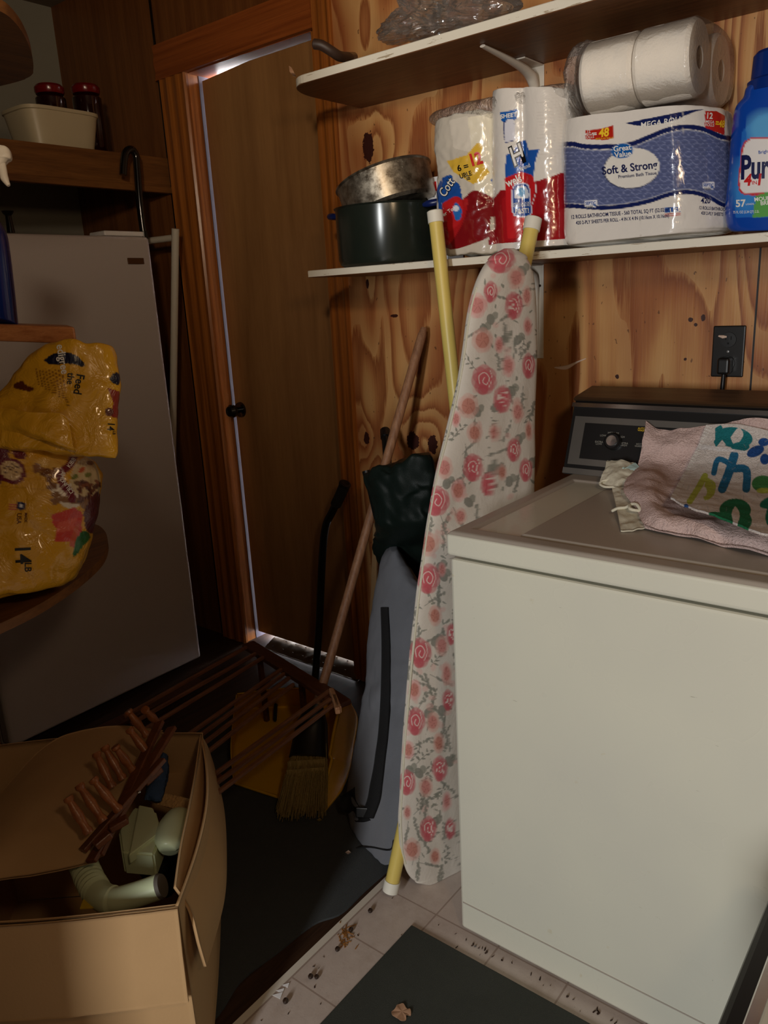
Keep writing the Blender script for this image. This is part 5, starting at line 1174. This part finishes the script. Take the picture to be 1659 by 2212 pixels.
o = box('storage_case', 0, .30, 0, .10, 0, .20, M['darkred'], None, .01, M=Matrix.Translation((-2.80, 1.02, zsh))@Matrix.Rotation(math.radians(90), 4, 'Z')); tag(o, 'dark reddish case on the shelf left of the ivory tub', 'case')
cn = thing('cane', 'black crook-handled cane standing on the freezer in front of the shelf', 'cane', RX(297, 505, -2.43))
A = RX(297, 400, -2.43); hk = [Vector((A.x, A.y, 1.5845)), Vector((A.x, A.y, 1.70)), RX(296, 360, -2.43), RX(293, 335, -2.43), RX(284, 323, -2.43), RX(273, 328, -2.43), RX(268, 345, -2.43), RX(266, 378, -2.43)]
tube('crook', curve(hk, 50), .0125, M['cane'], cn, 18); tube('tip', [Vector((A.x, A.y, 1.584)), Vector((A.x, A.y, 1.61))], .0145, M['black'], cn, 16)
lathe('funnel_bottle', [(.012, 0), (.010, .03), (.009, .05), (.016, .058), (.018, .064), (0, .066)], M['cane'], None, RX(24, 503, -2.50), seg=20)
bpy.data.objects['funnel_bottle'].name = 'bottle_stopper'; tag(bpy.data.objects['bottle_stopper'], 'small dark stopper standing on the freezer beside the blue spray bottle', 'stopper')

# ------------------------------------------------------------------ foreground shelving at the left
def board(name, pts, z, th, mat, label, tilt=None):
    P2 = spl(pts, 150) if len(pts) > 5 else np.array(pts)
    bm = bmesh.new(); vs = [bm.verts.new((p[0], p[1], z)) for p in P2]; f = bm.faces.new(vs); g = bmesh.ops.extrude_face_region(bm, geom=[f])
    for v in [q for q in g['geom'] if isinstance(q, bmesh.types.BMVert)]: v.co.z -= th
    bmesh.ops.bevel(bm, geom=[e for e in bm.edges if abs(e.verts[0].co.z-e.verts[1].co.z) < 1e-6], offset=.0015, segments=1, affect='EDGES')
    return tag(bmo(name, bm, mat), label, 'shelf')
def rp(lst, z): return [tuple(RZ(x, y, z))[:2] for x, y in lst]
zlow = .851
pts = rp([(-330, 1118), (-150, 1120), (0, 1124), (120, 1128), (196, 1131), (216, 1137), (229, 1152), (232, 1172), (223, 1198), (198, 1226), (150, 1264), (80, 1308), (0, 1347), (-110, 1395), (-330, 1480)], zlow)
board('rounded_shelf', pts, zlow, .018, M['shelfwood'], 'rounded wooden shelf carrying the yellow dog food bag')
pts = rp([(-260, -80), (-60, 0), (0, 24), (28, 44), (52, 76), (68, 116), (72, 150), (62, 168), (0, 186), (-80, 200), (-260, 215)], 1.80)
board('rounded_shelf', pts, 1.818, .018, M['shelfwood'], 'rounded brown shelf at the top left above the ivory tub')
mc = Vector((-1.278, .760, 1.329)); md = Vector((-.79, -.605, .085)).normalized(); bk_ = Vector((-.88, .475, 0))
R4 = Matrix((md, bk_, Vector((0, 0, 1)))).transposed().to_4x4(); R4.translation = mc
ms = thing('end_shelf', 'light brown square-ended shelf board under the blue spray bottle', 'shelf', mc)
box('board', 0, .55, 0, .26, -.031, -.002, M['blockwood'], ms, .004, M=R4)
up_ = md.cross(bk_)
# post carrying the shelves
o = box('shelf_post', -2.27, -2.20, .80, .87, -.008, 2.45, M['panel'], None, .004); tag(o, 'dark wooden post of the shelving at the left edge of the photo', 'post')
# spray bottle
sb = thing('spray_bottle', 'blue spray bottle with white trigger at the left photo edge', 'spray bottle', RT(5, 690, 1.42))
pillow('bottle', [(470, -62, 470, -8), (500, -82, 500, 8), (540, -88, 540, 16), (620, -96, 620, 26), (680, -100, 685, 33), (697, -100, 699, 35)], FT(1.42), M['spraybody'], sb, .04, .04, 30, 40, 2.4, 8)
tube('neck', [RT(-35, 474, 1.42), RT(-38, 420, 1.42)], .018, M['spraywhite'], sb, 18)
hd_ = pillow('spray_head', [(312, -60, 318, 8), (322, -62, 322, 20), (345, -62, 342, 24), (352, -60, 352, 12), (400, -56, 400, -16), (430, -56, 430, -18)], FT(1.41), M['spraywhite'], sb, .014, .014, 24, 40, 3, 6, .001, 60)
tube('trigger', curve([RT(2, 342, 1.41), RT(6, 365, 1.41), RT(10, 385, 1.41), RT(19, 401, 1.41)], 14), [.007]*10+[.006, .005, .004, .003], M['spraywhite'], sb, 10)

# ------------------------------------------------------------------ dog food bag
OR = (214, 158, 34)
df = thing('dog_food_bag', 'yellow 14 lb dog food bag with folded top on the rounded shelf', 'pet food bag', RT(60, 1280, 1.40))
cv = Canvas(-200, 900, 260, 1320, 2.2, OR)
cv.ell(40, 930, 60, 30, (226, 174, 60), al=.5, soft=20)
cv.poly([(35, 935), (60, 918), (80, 922), (110, 945), (100, 960), (60, 955)], (52, 26, 14), smooth=24); cv.poly([(-60, 920), (0, 930), (20, 985), (0, 1045), (-60, 1050)], (96, 22, 40), smooth=24)
cv.ell(26, 1018, 31, 27, (110, 26, 40), 30); cv.ell(24, 1016, 24, 20, (216, 186, 140), 30)
for k in range(18): a = rng.uniform(0, 6.28); r = rng.uniform(0, 1)**.5; cv.ell(24+19*r*math.cos(a), 1016+15*r*math.sin(a), 2.6, 1.8, (90, 58, 36), rng.uniform(0, 180))
cv.poly([(20, 950), (45, 965), (56, 985), (50, 992), (28, 985)], (110, 30, 42), smooth=20)
def bone(x, y, L, a, col=(142, 92, 48), r=7):
    c, s_ = math.cos(math.radians(a)), math.sin(math.radians(a)); x2, y2 = x+L*c, y+L*s_; cv.line([(x, y), (x2, y2)], r*1.5, col)
    for X, Y, q in ((x, y, -1), (x2, y2, 1)):
        for w_ in (-1, 1): cv.ell(X+q*c*2-s_*w_*r*.7, Y+q*s_*2+c*w_*r*.7, r, r, col)
cv.ell(112, 1010, 42, 22, (228, 190, 110), al=.6, soft=10); cv.poly([(108, 1040), (150, 1045), (200, 1000), (180, 1080), (150, 1100), (112, 1070)], (226, 214, 196), smooth=20)
bone(80, 1012, 36, 14); bone(100, 1022, 30, 66, (122, 76, 38)); bone(102, 958, 26, 30, (120, 76, 40)); bone(122, 1076, 60, 8, (138, 96, 58), 9)
cv.line([(160, 985), (150, 1005), (132, 1022), (135, 1045), (150, 1062), (156, 1078)], 17, (110, 20, 36), smooth=40)
cv.poly([(160, 1005), (190, 985), (214, 1020), (215, 1060), (200, 1080), (165, 1065), (152, 1040)], (206, 184, 140), smooth=30)
for x, y, c_ in ((177, 1015, (190, 90, 50)), (162, 1030, (110, 120, 50)), (190, 1026, (120, 124, 52)), (167, 1043, (110, 76, 40)), (186, 1044, (104, 60, 40)), (195, 1000, (104, 60, 40))): cv.ell(x, y, 8, 5, c_, rng.uniform(-50, 50))
for k in range(40): cv.ell(rng.uniform(170, 216), rng.uniform(1040, 1085), 6, 3.5, [(104, 54, 34), (126, 70, 44), (80, 40, 30)][k % 3], rng.uniform(0, 180))
cv.poly([(180, 1105), (210, 1060), (225, 1110), (205, 1150), (186, 1145)], (86, 30, 34), smooth=16)
cv.poly([(112, 1112), (160, 1096), (178, 1108), (176, 1150), (158, 1170), (118, 1170), (122, 1140), (114, 1134)], (206, 66, 56)); cv.poly([(124, 1130), (165, 1118), (160, 1145), (120, 1152)], (222, 96, 78))
cv.poly([(150, 1180), (158, 1140), (172, 1130), (166, 1185)], (206, 90, 60)); cv.poly([(165, 1165), (180, 1145), (196, 1160), (178, 1182), (164, 1200), (157, 1200)], (40, 100, 44), smooth=16)
for k in range(3): cv.line([(22, 1090+k*5), (36, 1090+k*5)], 2.6, (186, 60, 56)); 
cv.ell(45, 1093, 9.5, 9.5, (22, 36, 84)); cv.poly([(45+7*math.cos(-1.57+k*math.pi/5)*(1 if k % 2 == 0 else .42), 1093+7*math.sin(-1.57+k*math.pi/5)*(1 if k % 2 == 0 else .42)) for k in range(10)], (236, 236, 240))
cv.line([(-10, 1050), (60, 1054), (110, 1060)], 2, (176, 120, 24), .5)
clamp_z = zlow+.001
bodyb = pillow('bag_body', [(935, -150, 950, 110), (960, -170, 975, 165), (985, -180, 990, 196), (1030, -185, 1030, 213), (1090, -185, 1090, 211), (1150, -180, 1150, 196), (1210, -170, 1210, 176), (1255, -150, 1250, 150), (1278, -120, 1268, 118), (1288, -100, 1274, 90)],
               FT(1.42), M['bagprint'], df, .10, .09, 110, 230, 2.3, 6, .007, 13, paint=cv, seed=31)
for v in bodyb.data.vertices: v.co.z = max(v.co.z, clamp_z-df.location.z)
cv = Canvas(-220, 735, 270, 1005, 2.4, (222, 166, 40))
cv.poly([(95, 778), (120, 762), (160, 765), (182, 785), (178, 792), (150, 786), (110, 788)], (20, 22, 48), smooth=24)
for k in range(9): cv.line([(78+k*7, 797+k*.5), (84+k*7.5, 832+k*4)], 2.2, (110, 56, 14), .9)
cv.poly([(30, 830), (48, 822), (56, 832), (72, 838), (66, 846), (46, 842), (30, 838)], (96, 44, 20), smooth=16)
cv.poly([(236, 818), (246, 806), (258, 808), (258, 830), (244, 828)], (18, 22, 46), smooth=20); cv.poly([(232, 838), (258, 845), (258, 905), (240, 900), (245, 870)], (146, 52, 40)); cv.ell(236, 890, 10, 9, (96, 40, 30))
cv.line([(142, 856), (148, 880)], 1.6, (110, 60, 20))
rows = [(745, 150, 747, 225), (752, 100, 752, 246), (790, 50, 790, 252), (845, 0, 845, 257), (890, -120, 895, 257), (930, -150, 945, 254), (955, -130, 975, 252), (960, -120, 990, 250)]
topb = pillow('folded_top', rows, FT(1.335), M['bagprint'], df, .030, .030, 90, 160, 2.0, 4, .010, 12, paint=cv, seed=33)
topb['label'] = 'folded-over top of the bag'
sheet('top_crease', [[RT(-90, 905, 1.30), RT(0, 882, 1.30), RT(60, 890, 1.29), RT(130, 893, 1.295), RT(150, 912, 1.30)], [RT(-90, 935, 1.30), RT(0, 915, 1.295), RT(70, 935, 1.285), RT(125, 950, 1.29), RT(158, 962, 1.30)], [RT(-90, 950, 1.31), RT(0, 935, 1.31), RT(90, 950, 1.30), RT(140, 968, 1.30), RT(165, 975, 1.31)]], 60, 30, painted('yellow_bag_fold', .3, .35, .5, .5, 22, .012), df, .002, .003, 20, paint=cv)
for s, x, y, z, a, mt, tg in (('edigree', 135, 776, 17, 80, 'ink_white', topb), ('Feed', 170, 830, 18, 100, 'ink_black', topb), ('the', 152, 818, 15, 95, 'ink_black', topb), ('14', 239, 921, 15, 95, 'ink_black', topb), ('LB', 246, 935, 6, 95, 'ink_black', topb),
                              ('14', 48, 1197, 34, 87, 'ink_black', bodyb), ('LB', 60, 1225, 15, 90, 'ink_black', bodyb), ('USA', 41, 1120, 10, 92, 'ink_brown', bodyb), ('MADE', 56, 1118, 6, 92, 'ink_brown', bodyb), ('CRUN', 147, 1052, 9, 235, 'ink_white', bodyb), ('CHY', 136, 1030, 9, 280, 'ink_white', bodyb), ('KIBB', 154, 1000, 9, 305, 'ink_white', bodyb)):
    letters('lettering', s, x, y, z, a, tg, M[mt], df, 1.2, .9)

# ------------------------------------------------------------------ appliance at the lower right
ap = thing('dishwasher', 'white appliance with its black-gasketed door open, at the lower right corner', 'appliance', (.2, .7, 0))
zd = .60
box('door_edge', -.155, .30, .30, 1.02, zd-.05, zd, M['black'], ap, .008)
box('chrome_trim', -.133, .29, .31, 1.00, zd-.01, zd+.004, M['chrome'], ap, .002)
box('inner_panel', -.119, .28, .32, .99, zd-.01, zd+.008, M['enamel'], ap, .003)
box('recess', -.100, .20, 0.36, .76, zd+.002, zd+.010, M['silver'], ap, .008)
box('cabinet', .31, .92, .28, 1.04, .004, .86, M['enamel'], ap, .006)
box('hinge', .285, .312, .34, .40, zd-.06, zd-.02, M['silver'], ap); box('hinge', .285, .312, .92, .98, zd-.06, zd-.02, M['silver'], ap)

# ------------------------------------------------------------------ bits on the floor
def acorn(x, y, r, lab):
    p = RZ(x, y, r); a = lathe('acorn', [(0, -r), (r*.7, -r*.72), (r, -.1*r), (r*.85, r*.55), (r*.3, r*.95), (0, r*1.1)], M['acorn'], None, p, (.3, .2, 1), 16); a.location = (0, 0, 0)
    mz = min(v.co.z for v in a.data.vertices)
    for v in a.data.vertices: v.co.z -= mz-.0005
    tag(a, lab, 'acorn', 'acorns on the tiles')
acorn(800, 1967, .0055, 'small dark acorn on the tiles nearest the yellow pole foot')
acorn(758, 2008, .0055, 'small dark acorn beside the rusty crumbs on the tiles')
acorn(729, 2050, .0055, 'small dark acorn on the tiles just below the rusty crumbs')
acorn(617, 2162, .0060, 'small dark acorn at the tile edge nearest the bottom of the photo')
acorn(671, 2109, .0055, 'left one of two dark acorns lying together on the tiles')
acorn(684, 2110, .0050, 'right one of two dark acorns lying together on the tiles')
V, F = [], []
for k in range(34):
    p = RZ(746+rng.normal(0, 9), 2020+rng.normal(0, 11), .001); q = p+Vector((rng.normal(0, .008), rng.normal(0, .008), .001)); add_tube(V, F, [p, q], .0012, 4)
tag(mk('rusty_crumbs', V, F, M['rust']), 'rusty brown crumbs scattered on the tiles', 'crumbs', kind='stuff')
V, F = [], []
for k in range(150):
    x, y = rng.uniform(-1.0, -.25), rng.uniform(.55, 1.16)
    if x > c0.x-.003 and y < c0.y+.003: continue
    add_tube(V, F, [(x, y, .0006), (x+rng.normal(0, .003), y+rng.normal(0, .003), .0016)], rng.uniform(.0005, .0014), 4)
for k in range(40):
    x = rng.uniform(-.79, -.15); add_tube(V, F, [(x, 1.150+rng.uniform(-.006, .012), .0006), (x+.003, 1.152, .0018)], rng.uniform(.0007, .0022), 4)
tag(mk('floor_grit', V, F, M['acorn']), 'dark grit sprinkled over the pale tiles', 'grit', kind='stuff')
pts = [(-.018, -.012), (-.010, -.019), (.001, -.017), (.012, -.019), (.018, -.010), (.013, -.002), (.020, .004), (.011, .014), (.002, .012), (-.009, .016), (-.017, .008), (-.015, -.002)]
lc = RZ(868, 2186, .0085); L2 = spl(pts+[pts[0]], 40)[:-1]; V = [Vector((lc.x, lc.y, .010))]+[Vector((lc.x+p[0]*.95, lc.y+p[1]*.95, .0085+.003*abs(math.sin(i*.5)))) for i, p in enumerate(L2)]; n = len(L2)
V += [v-Vector((0, 0, .0008)) for v in V]; F = [(0, 1+i, 1+(i+1) % n) for i in range(n)]+[(n+1, n+2+(i+1) % n, n+2+i) for i in range(n)]+[(1+i, n+2+i, n+2+(i+1) % n, 1+(i+1) % n) for i in range(n)]
tag(mk('dry_leaf', V, F, M['leaf']), 'tan dry leaf lying on the charcoal mat', 'leaf')
for x, y, lab in ((752, 1842, 'tiny pale chip on the carpet near the grey bag foot'), (690, 1772, 'small yellowish leaf scrap beside the broom bristles')):
    p = RZ(x, y, 0); o = sheet('litter_chip', [[p+Vector((-.006, -.004, .001)), p+Vector((.004, -.005, .002))], [p+Vector((-.004, .006, .002)), p+Vector((.006, .004, .001))]], 4, 4, M['chip'] if x > 700 else M['straw'], None, .0008); tag(o, lab, 'scrap')
V, F = [], []
for (x, y, w_) in ((600, 2150, .010), (606, 2140, .008), (618, 2128, .007)):
    p = RZ(x, y, .001); V0 = len(V); V += [p+Vector((-w_, -w_*.6, 0)), p+Vector((w_, -w_*.3, 0)), p+Vector((w_*.4, w_, .002)), p+Vector((-w_, -w_*.6, -.0008)), p+Vector((w_, -w_*.3, -.0008)), p+Vector((w_*.4, w_, .001))]
    F += [(V0, V0+1, V0+2), (V0+5, V0+4, V0+3), (V0, V0+3, V0+4, V0+1), (V0+1, V0+4, V0+5, V0+2), (V0+2, V0+5, V0+3, V0)]
tag(mk('tile_chips', V, F, M['white']), 'broken white tile chips at the edge of the tiled floor', 'tile chips', kind='stuff')
